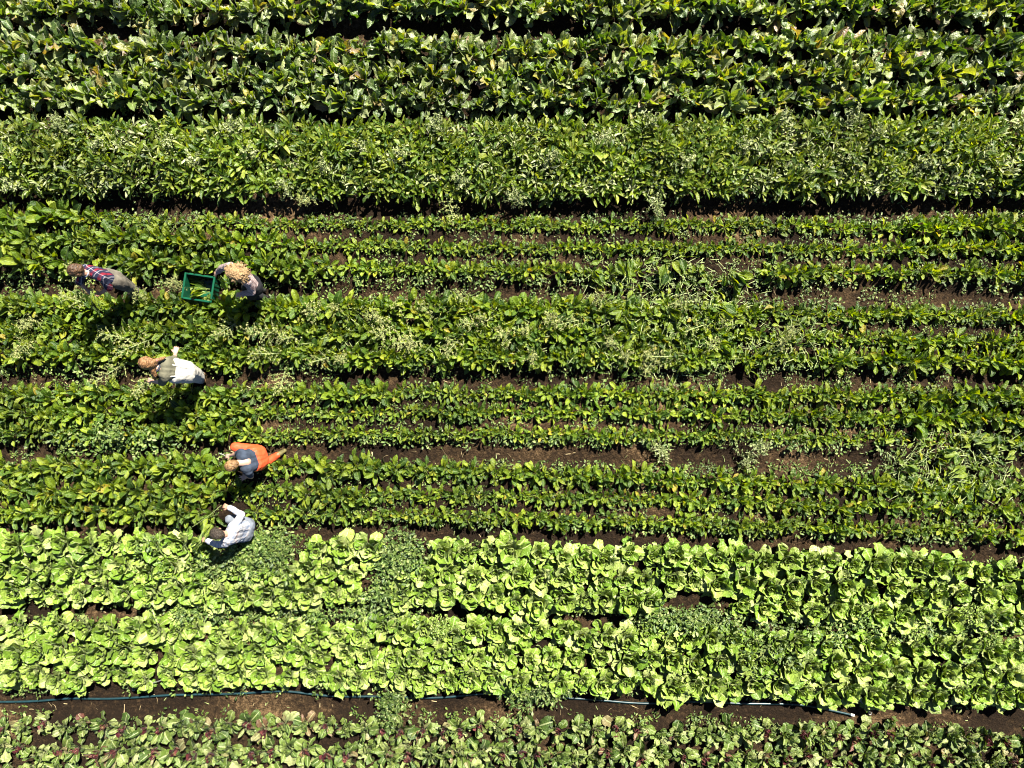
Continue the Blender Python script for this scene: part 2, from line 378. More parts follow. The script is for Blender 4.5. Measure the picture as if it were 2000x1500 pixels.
# a plant is a list of leaves: (template, variant, material, location, euler, scale)
GOLD = 2.39996
def ring(tn, mat, n, p0, p1, s0, s1, r0, r1, az0, z0=0.0, z1=0.0, rolls=0.25, paz=0.35, step=GOLD):
    out = []
    for i in range(n):
        f = i / max(1, n - 1)
        pitch = R(p0 + (p1 - p0) * f + U(-7, 7)); az = az0 + i * step + U(-paz, paz)
        r = r0 + (r1 - r0) * f; s = (s0 + (s1 - s0) * f) * U(0.86, 1.14)
        out.append((tn, rnd.randrange(len(T[tn])), mat, (r * math.cos(az), r * math.sin(az), z0 + (z1 - z0) * f),
                    (U(-rolls, rolls), -pitch, az), (s, s * U(0.9, 1.12), s)))
    return out

def lettuce(size, mat='lettuce', inner='lettuce'):
    a = U(0, 6)
    s = size * 1.14
    return (ring('lett_out', mat, 8, 14, 50, 1.0 * s, 0.95 * s, 0.035 * s, 0.03 * s, a, 0.015, 0.07, 0.7)
            + ring('lett_mid', mat, 8, 40, 70, 1.04 * s, 0.98 * s, 0.04 * s, 0.03 * s, a + 1, 0.06, 0.10, 0.25)
            + ring('lett_in', inner, 6, 56, 82, 1.05 * s, 0.72 * s, 0.04 * s, 0.008 * s, a + 2, 0.09, 0.10, 0.15))

def dark_lettuce(size):
    a = U(0, 6); s = size * 1.08
    inner = 'maroon' if rnd.random() < 0.6 else 'lettuce_dark'
    return (ring('lett_out', 'lettuce_dark', 5, 18, 55, 0.95 * s, 0.9 * s, 0.035 * s, 0.03 * s, a, 0.015, 0.06, 0.8)
            + ring('chic', 'lettuce_dark', 7, 42, 82, 0.7 * s, 0.78 * s, 0.03 * s, 0.03 * s, a + 1, 0.05, 0.08, 0.9)
            + ring('lett_in', inner, 6, 48, 80, 1.05 * s, 0.8 * s, 0.03 * s, 0.012 * s, a + 2, 0.07, 0.10, 0.3))

def chicory(size):
    a = U(0, 6); s = size
    return (ring('chic', 'chicory', 11, 22, 78, 1.02 * s, 1.0 * s, 0.03 * s, 0.02 * s, a, 0.02, 0.09, 1.1, 0.7)
            + ring('chic_in', 'chicory', 5, 60, 86, 1.05 * s, 1.0 * s, 0.02, 0.01, a + 1, 0.08, 0.13, 0.8, 0.5))

def big_spinach(size):
    a = U(0, 6); s = size
    return (ring('spin', 'spinach', 12, 18, 84, 1.12 * s, 1.05 * s, 0.025, 0.01, a, 0.0, 0.04, 0.8, 0.6)
            + ring('spin_s', 'spinach', 5, 30, 84, 1.25 * s, 1.1 * s, 0.02, 0.008, a + 0.7, 0.02, 0.06, 0.7, 0.6))

def small_spinach(size):
    a = U(0, 6); s = size
    return ring('spin_s', 'spinach', 14, 10, 82, 1.08 * s, 0.9 * s, 0.015, 0.005, a, 0.0, 0.02, 0.7, 0.6)

def leaf_local(l):
    tn, k, mat, loc, eul, sc = l
    return Matrix.LocRotScale(Vector(loc), Euler(eul), Vector(sc))

class Acc:
    """one mesh that gathers very many leaves"""
    def __init__(self): self.b = {}
    def add(self, tn, k, mat, m, r=None):
        self.b.setdefault((tn, k, mat), []).append((np.array(m), rnd.random() if r is None else r))
    def plant(self, leaves, m):
        for l in leaves: self.add(l[0], l[1], l[2], m @ leaf_local(l))
    def build(self, name, label=None, cat=None, kind='stuff', parent=None, origin=None):
        mats = []; VV = []; FF = []; UU = []; RR = []; MM = []; off = 0
        for (tn, k, mat), items in self.b.items():
            v, f, uv = T[tn][k]
            ms = np.stack([i[0] for i in items]); rs = np.array([i[1] for i in items])
            n = len(items)
            vv = np.einsum('nij,vj->nvi', ms[:, :3, :3], v) + ms[:, None, :3, 3]
            if mat not in mats: mats.append(mat)
            VV.append(vv.reshape(-1, 3)); FF.append((f[None] + (np.arange(n) * len(v))[:, None, None] + off).reshape(-1, 4))
            UU.append(np.tile(uv, (n, 1))); RR.append(np.repeat(rs, len(v))); MM.append(np.full(n * len(f), mats.index(mat)))
            off += n * len(v)
        V = np.concatenate(VV)
        if origin is not None: V = V - np.array(origin)
        me = mesh_np(name, V, np.concatenate(FF), [M[m] for m in mats], np.concatenate(UU), True, np.concatenate(RR), np.concatenate(MM))
        o = bpy.data.objects.new(name, me)
        if origin is not None: o.location = origin
        link(o, parent)
        return tag(o, label, cat, kind=kind)

def plant_thing(name, leaves, x, y, rz, z=None):
    root = empty(name, (x, y, gh(x, y) - 0.005 if z is None else z), rz)
    for tn, k, mat, loc, eul, sc in leaves:
        o = bpy.data.objects.new({'lett_in': 'heart_leaf', 'chic_in': 'heart_leaf', 'spin_s': 'young_leaf'}.get(tn, 'leaf'), leaf_mesh(tn, k, mat))
        o.location = loc; o.rotation_euler = eul; o.scale = sc
        link(o, root)
    return root

def plant_solid(name, leaves, x, y, rz):
    """a small plant as one mesh"""
    acc = Acc(); acc.plant(leaves, Matrix.Rotation(rz, 4, 'Z'))
    o = acc.build(name, kind=None)
    o.location = (x, y, gh(x, y) - 0.005)
    return o

# ground kept clear for people and the crate: x, y, radius in photograph pixels
CLEAR = [(262, 563, 26), (240, 552, 22), (388, 562, 36), (360, 565, 20), (414, 565, 24), (505, 572, 32), (480, 565, 28), (396, 738, 24), (372, 730, 24),
         (470, 880, 26), (500, 895, 34), (535, 892, 24), (485, 920, 14), (460, 1025, 36), (440, 1050, 26), (480, 1040, 20)]
def clear(px, py, m=0):
    return any((px - a) ** 2 + (py - b) ** 2 < (r + m) ** 2 for a, b, r in CLEAR)

def ordinal(n):
    s = 'th' if 10 <= n % 100 <= 20 else {1: 'st', 2: 'nd', 3: 'rd'}.get(n % 10, 'th')
    return f'{n}{s}'

def row_x(px0, px1, space):
    px = px0
    while px < px1:
        s = space(px) if callable(space) else space
        yield px
        px += s * U(0.82, 1.18)

ROWNAMES = ['top', 'middle', 'bottom']
def rowline(pts):
    return lambda px: float(np.interp(px, [p[0] for p in pts], [p[1] for p in pts]))

# ------------------------------------------------------------------ the two pale lettuce beds
GAPS = [(455, 575, 1035, 1100), (745, 822, 1030, 1120), (330, 378, 1185, 1235), (720, 760, 1120, 1175), (1250, 1420, 1180, 1220)]
def gap(px, py): return any(a < px < b and c < py < d for a, b, c, d in GAPS)
edge = Acc()
LBEDS = [('upper lettuce bed', [[(-60, 1062), (900, 1076), (1900, 1112), (2060, 1117)], [(-60, 1108), (900, 1122), (1900, 1157), (2060, 1162)], [(-60, 1152), (900, 1166), (1900, 1202), (2060, 1207)]]),
         ('lower lettuce bed', [[(-60, 1226), (900, 1234), (1900, 1266), (2060, 1270)], [(-60, 1272), (900, 1279), (1900, 1311), (2060, 1316)], [(-60, 1318), (900, 1323), (1900, 1356), (2060, 1361)]])]
n_lett = 0
for bed, rows in LBEDS:
    for ri, pts in enumerate(rows):
        yl = rowline(pts); n = 0
        for px in row_x(-160 + U(0, 30), 2160, 45):
            py = yl(px) + U(-8, 8)
            sz = U(0.78, 1.2)
            if gap(px, py): sz *= 0.6; 
            if gap(px, py) and rnd.random() < 0.8: continue
            if clear(px, py): continue
            p = W(px, py, 0.2)
            lv = lettuce(sz)
            if -14 < px < 2014:
                n += 1; n_lett += 1
                o = plant_thing('lettuce', lv, p.x, p.y, U(0, 6))
                tag(o, f'pale green lettuce, {ordinal(n)} from left in {ROWNAMES[ri]} row of the {bed}', 'lettuce', 'heads of pale green lettuce')
            else:
                edge.plant(lv, Matrix.Translation((p.x, p.y, gh(p.x, p.y))))

# ------------------------------------------------------------------ the purple-hearted lettuces along the bottom edge
for ri, pts in enumerate([[(-60, 1418), (900, 1422), (1900, 1440), (2060, 1445)], [(-60, 1464), (900, 1468), (1900, 1486), (2060, 1490)], [(-60, 1510), (900, 1513), (1900, 1530), (2060, 1534)]]):
    yl = rowline(pts); n = 0
    for px in row_x(-160 + U(0, 30), 2160, 37):
        py = yl(px) + U(-7, 7)
        p = W(px, py, 0.18); lv = dark_lettuce(U(0.8, 1.1))
        if -14 < px < 2014:
            n += 1
            o = plant_thing('purple_lettuce', lv, p.x, p.y, U(0, 6))
            tag(o, f'purple-hearted green lettuce, {ordinal(n)} from left in {ROWNAMES[ri]} row of the bottom bed', 'lettuce', 'purple-hearted lettuces below the hose')
        else:
            edge.plant(lv, Matrix.Translation((p.x, p.y, gh(p.x, p.y))))

# ------------------------------------------------------------------ the chicory beds along the top edge
for bed, rows in [('the topmost bed', [[(0, -28), (2000, -38)], [(0, 20), (2000, 12)]]),
                  ('the second bed from the top', [[(-60, 98), (2060, 93)], [(-60, 145), (1000, 148), (2060, 141)], [(-60, 192), (1000, 195), (2060, 189)]])]:
    for ri, pts in enumerate(rows):
        yl = rowline(pts); n = 0
        for px in row_x(-160 + U(0, 30), 2160, 35):
            py = yl(px) + U(-12, 12)
            p = W(px, py, 0.25); lv = chicory(U(0.9, 1.35))
            if -14 < px < 2014 and py > -36:
                n += 1
                o = plant_thing('chicory', lv, p.x, p.y, U(0, 6))
                rn = ROWNAMES[ri] if len(rows) == 3 else ['upper', 'lower'][ri]
                tag(o, f'grey-green chicory, {ordinal(n)} from left in {rn} row of {bed}', 'chicory', 'big-leaved chicory plants')
            else:
                edge.plant(lv, Matrix.Translation((p.x, p.y, gh(p.x, p.y))))

# ------------------------------------------------------------------ the four spinach beds
SBEDS = [
    ('the bed above the green crate', [[(-60, 426), (180, 430), (600, 438), (1400, 441), (2060, 446)], [(-60, 466), (300, 472), (600, 480), (1400, 486), (2060, 490)], [(-60, 507), (300, 512), (600, 524), (1400, 530), (2060, 534)]],
     [[(0, 1.05), (160, 1.0), (210, 0.5), (1300, 0.52), (1700, 0.62), (1850, 0.85), (2000, 0.95)], [(0, 1.0), (480, 0.9), (600, 0.55), (1500, 0.55), (1800, 0.65), (2000, 0.85)], [(0, 1.0), (520, 1.0), (600, 0.85), (720, 0.6), (1450, 0.6), (1520, 0.95), (1620, 0.6), (2000, 0.7)]]),
    ('the bed below the green crate', [[(-60, 600), (500, 604), (1000, 604), (1600, 612), (2060, 618)], [(-60, 645), (500, 650), (1000, 652), (1600, 660), (2060, 668)], [(-60, 690), (500, 694), (1000, 698), (1600, 700), (2060, 706)]],
     [[(0, 0.9), (900, 0.95), (1400, 0.7), (1500, 0.6), (1740, 0.8), (1850, 0.55), (2000, 0.65)], [(0, 0.85), (1100, 0.9), (1500, 0.55), (2000, 0.7)], [(0, 0.9), (1100, 0.85), (1500, 0.6), (1750, 0.95), (2000, 0.9)]]),
    ('the bed above the orange-trousered person', [[(-60, 772), (500, 768), (1200, 769), (2060, 778)], [(-60, 808), (500, 806), (1200, 806), (2060, 820)], [(-60, 843), (500, 846), (1200, 848), (2060, 862)]],
     [[(0, 0.9), (450, 0.8), (560, 0.6), (700, 0.95), (780, 0.6), (1700, 0.7), (2000, 0.9)], [(0, 0.9), (450, 0.85), (560, 0.6), (1700, 0.65), (1850, 0.9), (2000, 0.9)], [(0, 0.7), (230, 0.7), (300, 0.85), (460, 0.8), (560, 0.5), (1500, 0.58), (1720, 0.5), (2000, 0.6)]]),
    ('the bed below the orange-trousered person', [[(-60, 914), (400, 912), (800, 918), (1300, 936), (2060, 958)], [(-60, 955), (400, 958), (800, 966), (1300, 976), (2060, 1000)], [(-60, 998), (400, 1000), (800, 1006), (1300, 1020), (2060, 1044)]],
     [[(0, 0.9), (480, 0.85), (560, 0.65), (660, 0.95), (780, 0.7), (1500, 0.72), (2000, 0.65)], [(0, 0.95), (420, 0.9), (520, 0.6), (640, 0.85), (760, 0.6), (2000, 0.68)], [(0, 0.95), (420, 0.85), (520, 0.6), (1500, 0.65), (2000, 0.62)]]),
]
spin = Acc(); n_spin = 0
for bi, (bed, rows, sizes) in enumerate(SBEDS):
    for ri, pts in enumerate(rows):
        yl = rowline(pts); sl = rowline(sizes[ri]); n = 0
        for px in row_x(-160 + U(0, 20), 2160, lambda q: 9 + 15 * sl(q)):
            size = sl(px) * U(0.8, 1.2)
            py = yl(px) + U(-5, 5) * (0.6 + sl(px))
            if 1160 < px < 1480 and 500 < py < 560 and rnd.random() < 0.75: continue
            if 1740 < px < 2010 and 838 < py < 945 and rnd.random() < 0.6: continue
            if clear(px, py): 
                continue
            p = W(px, py, 0.12)
            big = size > 0.7
            lv = big_spinach(size) if big else small_spinach(size * 1.55)
            if -12 < px < 2012:
                n += 1
                if n <= 25 and n_spin < 300:
                    n_spin += 1
                    o = plant_thing('spinach_plant', lv, p.x, p.y, U(0, 6)) if big else plant_solid('spinach_plant', lv, p.x, p.y, U(0, 6))
                    tag(o, f'spinach plant, {ordinal(n)} from left in {ROWNAMES[ri]} row of {bed}', 'spinach', 'spinach plants in the rows')
                    continue
            spin.plant(lv, Matrix.Translation((p.x, p.y, gh(p.x, p.y) - 0.005)) @ Matrix.Rotation(U(0, 6), 4, 'Z'))
# self-sown spinach between the rows of the overgrown bed
for _ in range(210):
    px, py = U(-20, 1480), U(592, 712)
    if clear(px, py): continue
    p = W(px, py, 0.12)
    spin.plant(small_spinach(U(0.8, 1.35)) if rnd.random() < 0.6 else big_spinach(U(0.6, 0.85)), Matrix.Translation((p.x, p.y, gh(p.x, p.y))))
spin.build('spinach_rows', 'smaller spinach plants filling the rows towards the right', 'spinach')
edge.build('crop_foliage', 'leafy crop carrying on past the edges of the beds', 'crop')

# ------------------------------------------------------------------ the dense rocket bed (third from the top)
rock = Acc()
for _ in range(3000):
    px = U(-150, 2150)
    t = rnd.random()
    top = np.interp(px, [0, 1000, 2000], [243, 247, 238]); bot = np.interp(px, [0, 1000, 2000], [372, 384, 376])
    py = top + (bot - top) * t
    hump = math.sin(math.pi * min(max((t + 0.12) / 1.24, 0), 1)) ** 0.6
    z = 0.04 + 0.24 * hump * U(0.35, 1.0) * (0.45 + 1.1 * float(vnoise(np.array(px / 28), np.array(py / 28), 77)))
    p = W(px, py, 0.2)
    n = rnd.randrange(5, 9); a = U(0, 6); s = U(0.55, 1.3)
    tn = 'rock' if rnd.random() < 0.75 else 'long'
    mt = 'pale' if rnd.random() < 0.42 * max(0.0, float(vnoise(np.array(px / 70), np.array(py / 45), 55)) - 0.35) * 2 else 'rocket'
    if mt == 'pale': tn = 'long'; s *= 0.62; z += 0.06
    rock.plant(ring(tn, mt, n, 15, 78, s, s * 0.85, 0.01, 0.004, a, 0, 0.03, 0.6, 0.6), Matrix.Translation((p.x, p.y, gh(p.x, p.y) + z)))
rock.build('rocket_foliage', 'dense bed of narrow jagged rocket leaves third from the top', 'rocket')

# ------------------------------------------------------------------ low weeds between crop and path
weeds = Acc()
def weed_tuft(px, py, s, n=7, z=0.0):
    p = W(px, py, 0.03)
    m = Matrix.Translation((p.x, p.y, gh(p.x, p.y) + z))
    for _ in range(n):
        az = U(0, 6.28); pt = U(-0.1, 0.9); r = U(0.0, 0.07) * s
        q = m @ Matrix.Translation((r * math.cos(az), r * math.sin(az), U(0.0, 0.07) * s)) @ Euler((U(-.4, .4), -pt, az + U(-1, 1))).to_matrix().to_4x4() @ Matrix.Scale(s * U(0.6, 1.3), 4)
        weeds.add('tiny', rnd.randrange(5), 'weed', q)
# bed margins
for i, (pts, hw) in enumerate(PATHS):
    dens = [420, 800, 520, 500, 480, 620, 700, 700, 520][i]
    for _ in range(dens):
        px = U(-120, 2120); side = rnd.choice((-1, 1))
        py = float(np.interp(px, [q[0] for q in pts], [q[1] for q in pts])) + side * (hw * PPM * U(0.7, 1.5))
        if vnoise(np.array(px / 45), np.array(py / 30), 21 + i) < 0.38: continue
        weed_tuft(px, py, U(0.7, 1.5), rnd.randrange(5, 11))
# under the spinach rows
for _ in range(9500):
    px = U(-120, 2120); py = U(415, 1030)
    if 868 < py < 902 and 540 < px < 1720: continue
    if vnoise(np.array(px / 50), np.array(py / 25), 31) < 0.34 or clear(px, py): continue
    weed_tuft(px, py, U(0.5, 1.1), rnd.randrange(4, 8))
# weedy gaps in the lettuce
for a, b, c, d, k in [(455, 575, 1040, 1105, 330), (745, 825, 1045, 1125, 190), (1240, 1430, 1185, 1222, 200), (735, 800, 1340, 1400, 70), (980, 1110, 1330, 1372, 90),
                      (330, 560, 1180, 1200, 90), (560, 830, 1180, 1205, 110), (725, 770, 1120, 1190, 70), (120, 330, 830, 880, 160), (1430, 1560, 1215, 1290, 90), (290, 345, 1055, 1100, 50), (1480, 1990, 1190, 1240, 200), (380, 470, 1075, 1110, 50)]:
    for _ in range(k):
        px = rnd.gauss((a + b) / 2, (b - a) * 0.27); py = rnd.gauss((c + d) / 2, (d - c) * 0.3)
        weed_tuft(px, py, U(0.8, 1.9), rnd.randrange(6, 12), U(0.0, 0.2) * float(vnoise(np.array(px / 14), np.array(py / 14), 9)) * 2)
weeds.build('ground_weeds', 'low small-leaved weeds between the crop rows', 'weeds')

# ------------------------------------------------------------------ straw and cut stems on the paths
straw = Acc()
for i, (pts, hw) in enumerate(PATHS):
    for _ in range([40, 40, 60, 110, 110, 160, 70, 30, 110][i]):
        px = U(-50, 2050); py = float(np.interp(px, [q[0] for q in pts], [q[1] for q in pts])) + U(-1, 1) * hw * PPM * 0.9
        p = W(px, py, 0.02)
        straw.add('blade', rnd.randrange(5), rnd.choice(('straw', 'straw', 'stem')), Matrix.Translation((p.x, p.y, gh(p.x, p.y) + 0.012)) @ Euler((U(-1.5, 1.5), U(-0.1, 0.15), U(0, 6.28))).to_matrix().to_4x4() @ Matrix.Scale(U(0.4, 1.2), 4))
straw.build('straw_litter', 'thin dry stems scattered on the soil paths', 'straw')

# ------------------------------------------------------------------ tall weeds
def blobs_plant(name, base, tip, n_branch, mat, seed_n, spread, label, cat, group, bl=0.16, big=1.0):
    """a stem leaning from base to tip with side sprays of small seed clusters"""
    base = Vector(base); tip = Vector(tip); d = tip - base; Ln = d.length
    root = empty(name, base)
    st = Acc(); sp = Acc()
    dirq = d.to_track_quat('X', 'Z').to_matrix().to_4x4()
    st.add('stalk', 0, 'stem', dirq @ Matrix.Diagonal((Ln / 0.17, 0.8, 1, 1)))
    st.add('stalk', 1, 'stem', dirq @ Euler((1.6, 0, 0)).to_matrix().to_4x4() @ Matrix.Diagonal((Ln / 0.17, 0.8, 1, 1)))
    for i in range(n_branch):
        t = 0.25 + 0.75 * i / max(1, n_branch - 1)
        o = d * t
        az = i * GOLD + U(-.5, .5); L = bl * (1.25 - t * 0.75) * U(0.7, 1.3)
        dl = (dirq.to_3x3() @ Vector((0.55, math.cos(az) * spread, math.sin(az) * spread * 0.7))).normalized()
        bq = dl.to_track_quat('X', 'Z').to_matrix().to_4x4()
        st.add('stalk', i % 5, 'stem', Matrix.Translation(o) @ bq @ Matrix.Diagonal((L / 0.17, 0.35, 1, 1)))
        for k in range(seed_n):
            q = o + dl * L * (0.25 + 0.8 * k / seed_n)
            e = Euler((U(0, 6), U(-1.2, 0.6), U(0, 6))).to_matrix().to_4x4()
            sp.add('tiny', rnd.randrange(5), mat, Matrix.Translation(q) @ e @ Matrix.Diagonal((U(.5, .9) * big, U(.35, .7) * big, 1, 1)))
    st.build('stem', kind=None, parent=root)
    sp.build('seed_head' if mat == 'seed' else 'foliage', kind='stuff', parent=root)
    return tag(root, label, cat, group)

AM = [  # base pixel, tip pixel, tip height, what it stands beside
    ((178, 590), (133, 520), 0.75, 'just left of the plaid-shirted person'), ((205, 606), (120, 575), 0.6, 'below the hands of the plaid-shirted person'),
    ((285, 585), (262, 572), 0.5, 'behind the boots of the plaid-shirted person'), ((290, 668), (195, 650), 0.6, 'left of the middle of the bed below the crate'),
    ((330, 650), (225, 690), 0.6, 'above the head of the person in white dungarees'), ((262, 700), (185, 745), 0.55, 'left of the head of the person in white dungarees'),
    ((312, 720), (262, 768), 0.5, 'under the face of the person in white dungarees'), ((70, 650), (30, 695), 0.55, 'near the left edge below the path'),
    ((85, 608), (45, 640), 0.5, 'near the left edge beside the path'), ((347, 572), (340, 548), 0.4, 'against the left side of the green crate'),
    ((480, 620), (420, 655), 0.6, 'below the curly-haired person'), ((560, 655), (480, 645), 0.65, 'right of the curly-haired person by the crate bed'),
    ((575, 690), (490, 690), 0.6, 'above the path right of white dungarees'), ((560, 715), (545, 765), 0.45, 'hanging over the path right of white dungarees'),
    ((640, 620), (600, 600), 0.5, 'at the upper edge, third part of the bed'), ((780, 630), (740, 650), 0.55, 'among the overgrown spinach left of centre'),
    ((840, 665), (770, 670), 0.6, 'lying over the overgrown spinach left of centre'), ((905, 655), (870, 690), 0.55, 'in the overgrown spinach just left of centre'),
    ((1010, 665), (975, 650), 0.5, 'at the centre of the field'), ((1090, 640), (1070, 620), 0.5, 'right of the field centre'),
    ((1285, 690), (1260, 725), 0.45, 'below the heap of cut leaves'), ((1350, 610), (1320, 590), 0.4, 'in the heap of cut leaves'),
    ((1530, 635), (1555, 650), 0.5, 'right of the heap of cut leaves'), ((1520, 690), (1530, 660), 0.5, 'lower right of the heap of cut leaves'),
    ((870, 380), (885, 428), 0.55, 'hanging over the path below the rocket bed'), ((615, 375), (590, 395), 0.6, 'in the lower edge of the rocket bed'),
]
for (b, t, tz, where) in AM:
    p = W(*b, 0.05); p.z = gh(p.x, p.y)
    blobs_plant('seeding_weed', p, W(*t, tz), rnd.randrange(16, 24), 'seed', 16, 1.0, f'pale feathery seeding weed {where}', 'weed', 'tall seeding weeds', 0.22)
for k, (px, py) in enumerate(sorted((U(560, 1480), U(600, 700)) for _ in range(26))):
    p = W(px, py, 0.1); p.z = gh(p.x, p.y)
    blobs_plant('seeding_weed', p, W(px + U(-70, 20), py + U(-35, 35), U(0.35, 0.55)), rnd.randrange(12, 18), 'seed', 14, 1.0, f'pale seeding weed tangled in the overgrown middle bed, {ordinal(k + 1)} from its left', 'weed', 'tangled seeding weeds', 0.19)
PALEW = [(215, 300), (330, 285), (395, 325), (455, 250), (560, 372), (650, 330), (700, 300), (792, 320), (905, 350), (1010, 385), (1085, 320), (1180, 285), (1285, 400), (1330, 330), (1450, 300), (1560, 345), (1660, 235), (1700, 265), (1790, 330), (1905, 300), (120, 255), (1290, 890), (1470, 905), (1483, 870), (1980, 245), (40, 365), (862, 250), (1530, 240), (1270, 240), (500, 300)]
PW_WHERE = lambda px, py: ('standing in the soil path right of the orange-trousered person' if py > 800 else 'in the rocket bed')
for i, (px, py) in enumerate(sorted(PALEW)):
    p = W(px, py, 0.3); z0 = gh(p.x, p.y)
    hgt = 0.5 if py < 420 else 0.2
    nth = 1 + sum(1 for q in sorted(PALEW)[:i] if (q[1] > 800) == (py > 800))
    o = blobs_plant('pale_weed', (p.x, p.y, z0), (p.x + U(-.1, .1), p.y + U(-.1, .1), z0 + hgt), rnd.randrange(14, 20), 'pale', 16, 1.3, f'bushy whitish weed {PW_WHERE(px, py)}, {ordinal(nth)} from left', 'weed', 'whitish bushy weeds', 0.24, 1.6)
# bright bolting lettuces in the lettuce path
for px, py, lab in [(352, 1205, 'yellow-green frilly lettuce between the beds, on the left'), (860, 1222, 'yellow-green frilly lettuce in the lower lettuce bed near the middle'), (1790, 1230, 'yellow-green frilly lettuce between the beds, far to the right'), (1935, 1252, 'yellow-green frilly lettuce beside the right edge'), (1895, 1200, 'yellow-green frilly lettuce in the upper bed near the right edge')]:
    p = W(px, py, 0.2); z0 = gh(p.x, p.y)
    root = empty('frilly_lettuce', (p.x, p.y, z0))
    acc = Acc()
    for _ in range(420):
        a = U(0, 6.28); r = 0.2 * math.sqrt(rnd.random()); z = 0.16 + 0.16 * (1 - (r / 0.2) ** 2) * U(.5, 1)
        acc.add('tiny', rnd.randrange(5), 'lettuce', Matrix.Translation((r * math.cos(a), r * math.sin(a), z)) @ Euler((U(-.6, .6), U(-1.2, .2), a + U(-.8, .8))).to_matrix().to_4x4() @ Matrix.Scale(U(.7, 1.2), 4))
    acc.build('foliage', kind='stuff', parent=root)
    st = Acc()
    for k in range(9): st.add('stalk', k % 5, 'stem', Euler((0, -U(.8, 1.4), U(0, 6))).to_matrix().to_4x4() @ Matrix.Scale(1.3, 4))
    st.build('stem', kind=None, parent=root)
    tag(root, lab, 'lettuce', 'frilly lettuces')

# ------------------------------------------------------------------ heaps of cut leaves
def leaf_sheaf(px, py, pz, ang, n, size, label, fan=0.35, name='cut_leaf_bunch', mat='spinach', group=None, lift=0.05):
    """leaves lying together, stalk ends at the given point, pointing along ang"""
    p = W(px, py, pz)
    root = empty(name, p)
    for i in range(n):
        k = rnd.randrange(len(T['spin']))
        o = bpy.data.objects.new('leaf', leaf_mesh('spin', k, mat))
        o.location = (U(-.04, .04), U(-.05, .05), U(0, 0.09))
        o.rotation_euler = (U(-.9, .9), U(-0.35, 0.1) - lift, ang + U(-fan, fan))
        sc = size * U(.8, 1.15); o.scale = (sc, sc, sc)
        link(o, root)
    return tag(root, label, 'leaf bunch', group)
G = 'bunches of cut leaves lying on the bed'
for i, (px, py, ang, n, sz, lab) in enumerate([
    (1425, 530, -0.75, 16, 1.35, 'big dark sheaf of cut leaves with long stalks at right end of the heap'),
    (1395, 600, -0.35, 16, 1.3, 'dark sheaf of cut leaves just below the big sheaf at the heap'),
    (1290, 560, 1.35, 9, 1.3, 'upright broad cut leaves at the top of the heap, middle'),
    (1225, 550, 1.75, 8, 1.3, 'broad cut leaves at the top of the heap, left of the middle'),
    (1335, 545, 1.9, 7, 1.2, 'broad cut leaves at the top of the heap, right of the middle'),
    (1180, 560, 2.3, 8, 1.1, 'cut leaves at the upper left corner of the heap'),
    (1215, 600, -2.6, 10, 1.1, 'pale-stalked cut leaves pointing left in the heap'),
    (1300, 600, -0.9, 10, 1.1, 'pale-stalked cut leaves pointing down in the middle of the heap'),
    (1240, 650, -1.8, 9, 1.0, 'cut leaves low in the heap, left'),
    (1400, 670, -0.6, 12, 1.0, 'cut leaves at the lower right of the heap'),
    (1340, 700, -1.6, 9, 0.9, 'cut leaves at the lowest point of the heap'),
    (1120, 610, -2.3, 8, 1.0, 'cut leaves at the far left end of the heap'),
    (1870, 880, -2.6, 10, 1.1, 'cut leaves by the right edge, pointing left above the path'),
    (1900, 865, 0.2, 11, 1.1, 'cut leaves by the right edge, pointing right above the path'),
    (1800, 865, 1.9, 8, 1.0, 'cut leaves near the right edge, pointing up above the path'),
    (1850, 930, 0.5, 8, 1.0, 'pale-stalked cut leaves on the bed below the right path'),
    (1930, 945, -1.9, 9, 1.0, 'yellowing cut leaves on the bed at the right edge'),
    (1760, 905, -0.4, 7, 0.9, 'cut leaves fallen across the path near the right edge')]):
    leaf_sheaf(px, py, 0.2, ang, n, sz, lab, 0.45, group=G)
cut = Acc()
for (x0, x1, y0, y1, n) in [(1120, 1490, 500, 735, 1500), (1730, 1995, 840, 985, 800), (560, 1120, 590, 720, 620), (1480, 1640, 620, 720, 160)]:
    for _ in range(n):
        px, py = U(x0, x1), U(y0, y1)
        cxn, cyn = (px - (x0 + x1) / 2) / (x1 - x0) * 2, (py - (y0 + y1) / 2) / (y1 - y0) * 2
        if cxn ** 2 + cyn ** 2 > U(0.5, 1.6): continue
        z = U(0.05, 0.24); p = W(px, py, z)
        m = Matrix.Translation((p.x, p.y, gh(p.x, p.y) + z * 0.8)) @ Euler((U(-1, 1), U(-.4, .3), U(0, 6.28))).to_matrix().to_4x4()
        if rnd.random() < 0.62: cut.add('stalk', rnd.randrange(5), 'stem', m @ Matrix.Diagonal((U(.4, 1.2), U(.5, .9), 1, 1)))
        else: cut.add('spin', rnd.randrange(9), 'spinach', m @ Matrix.Scale(U(.5, .95), 4))
cut.build('cut_leaf_litter', 'pale cut stalks and leaves strewn over the beds', 'litter')

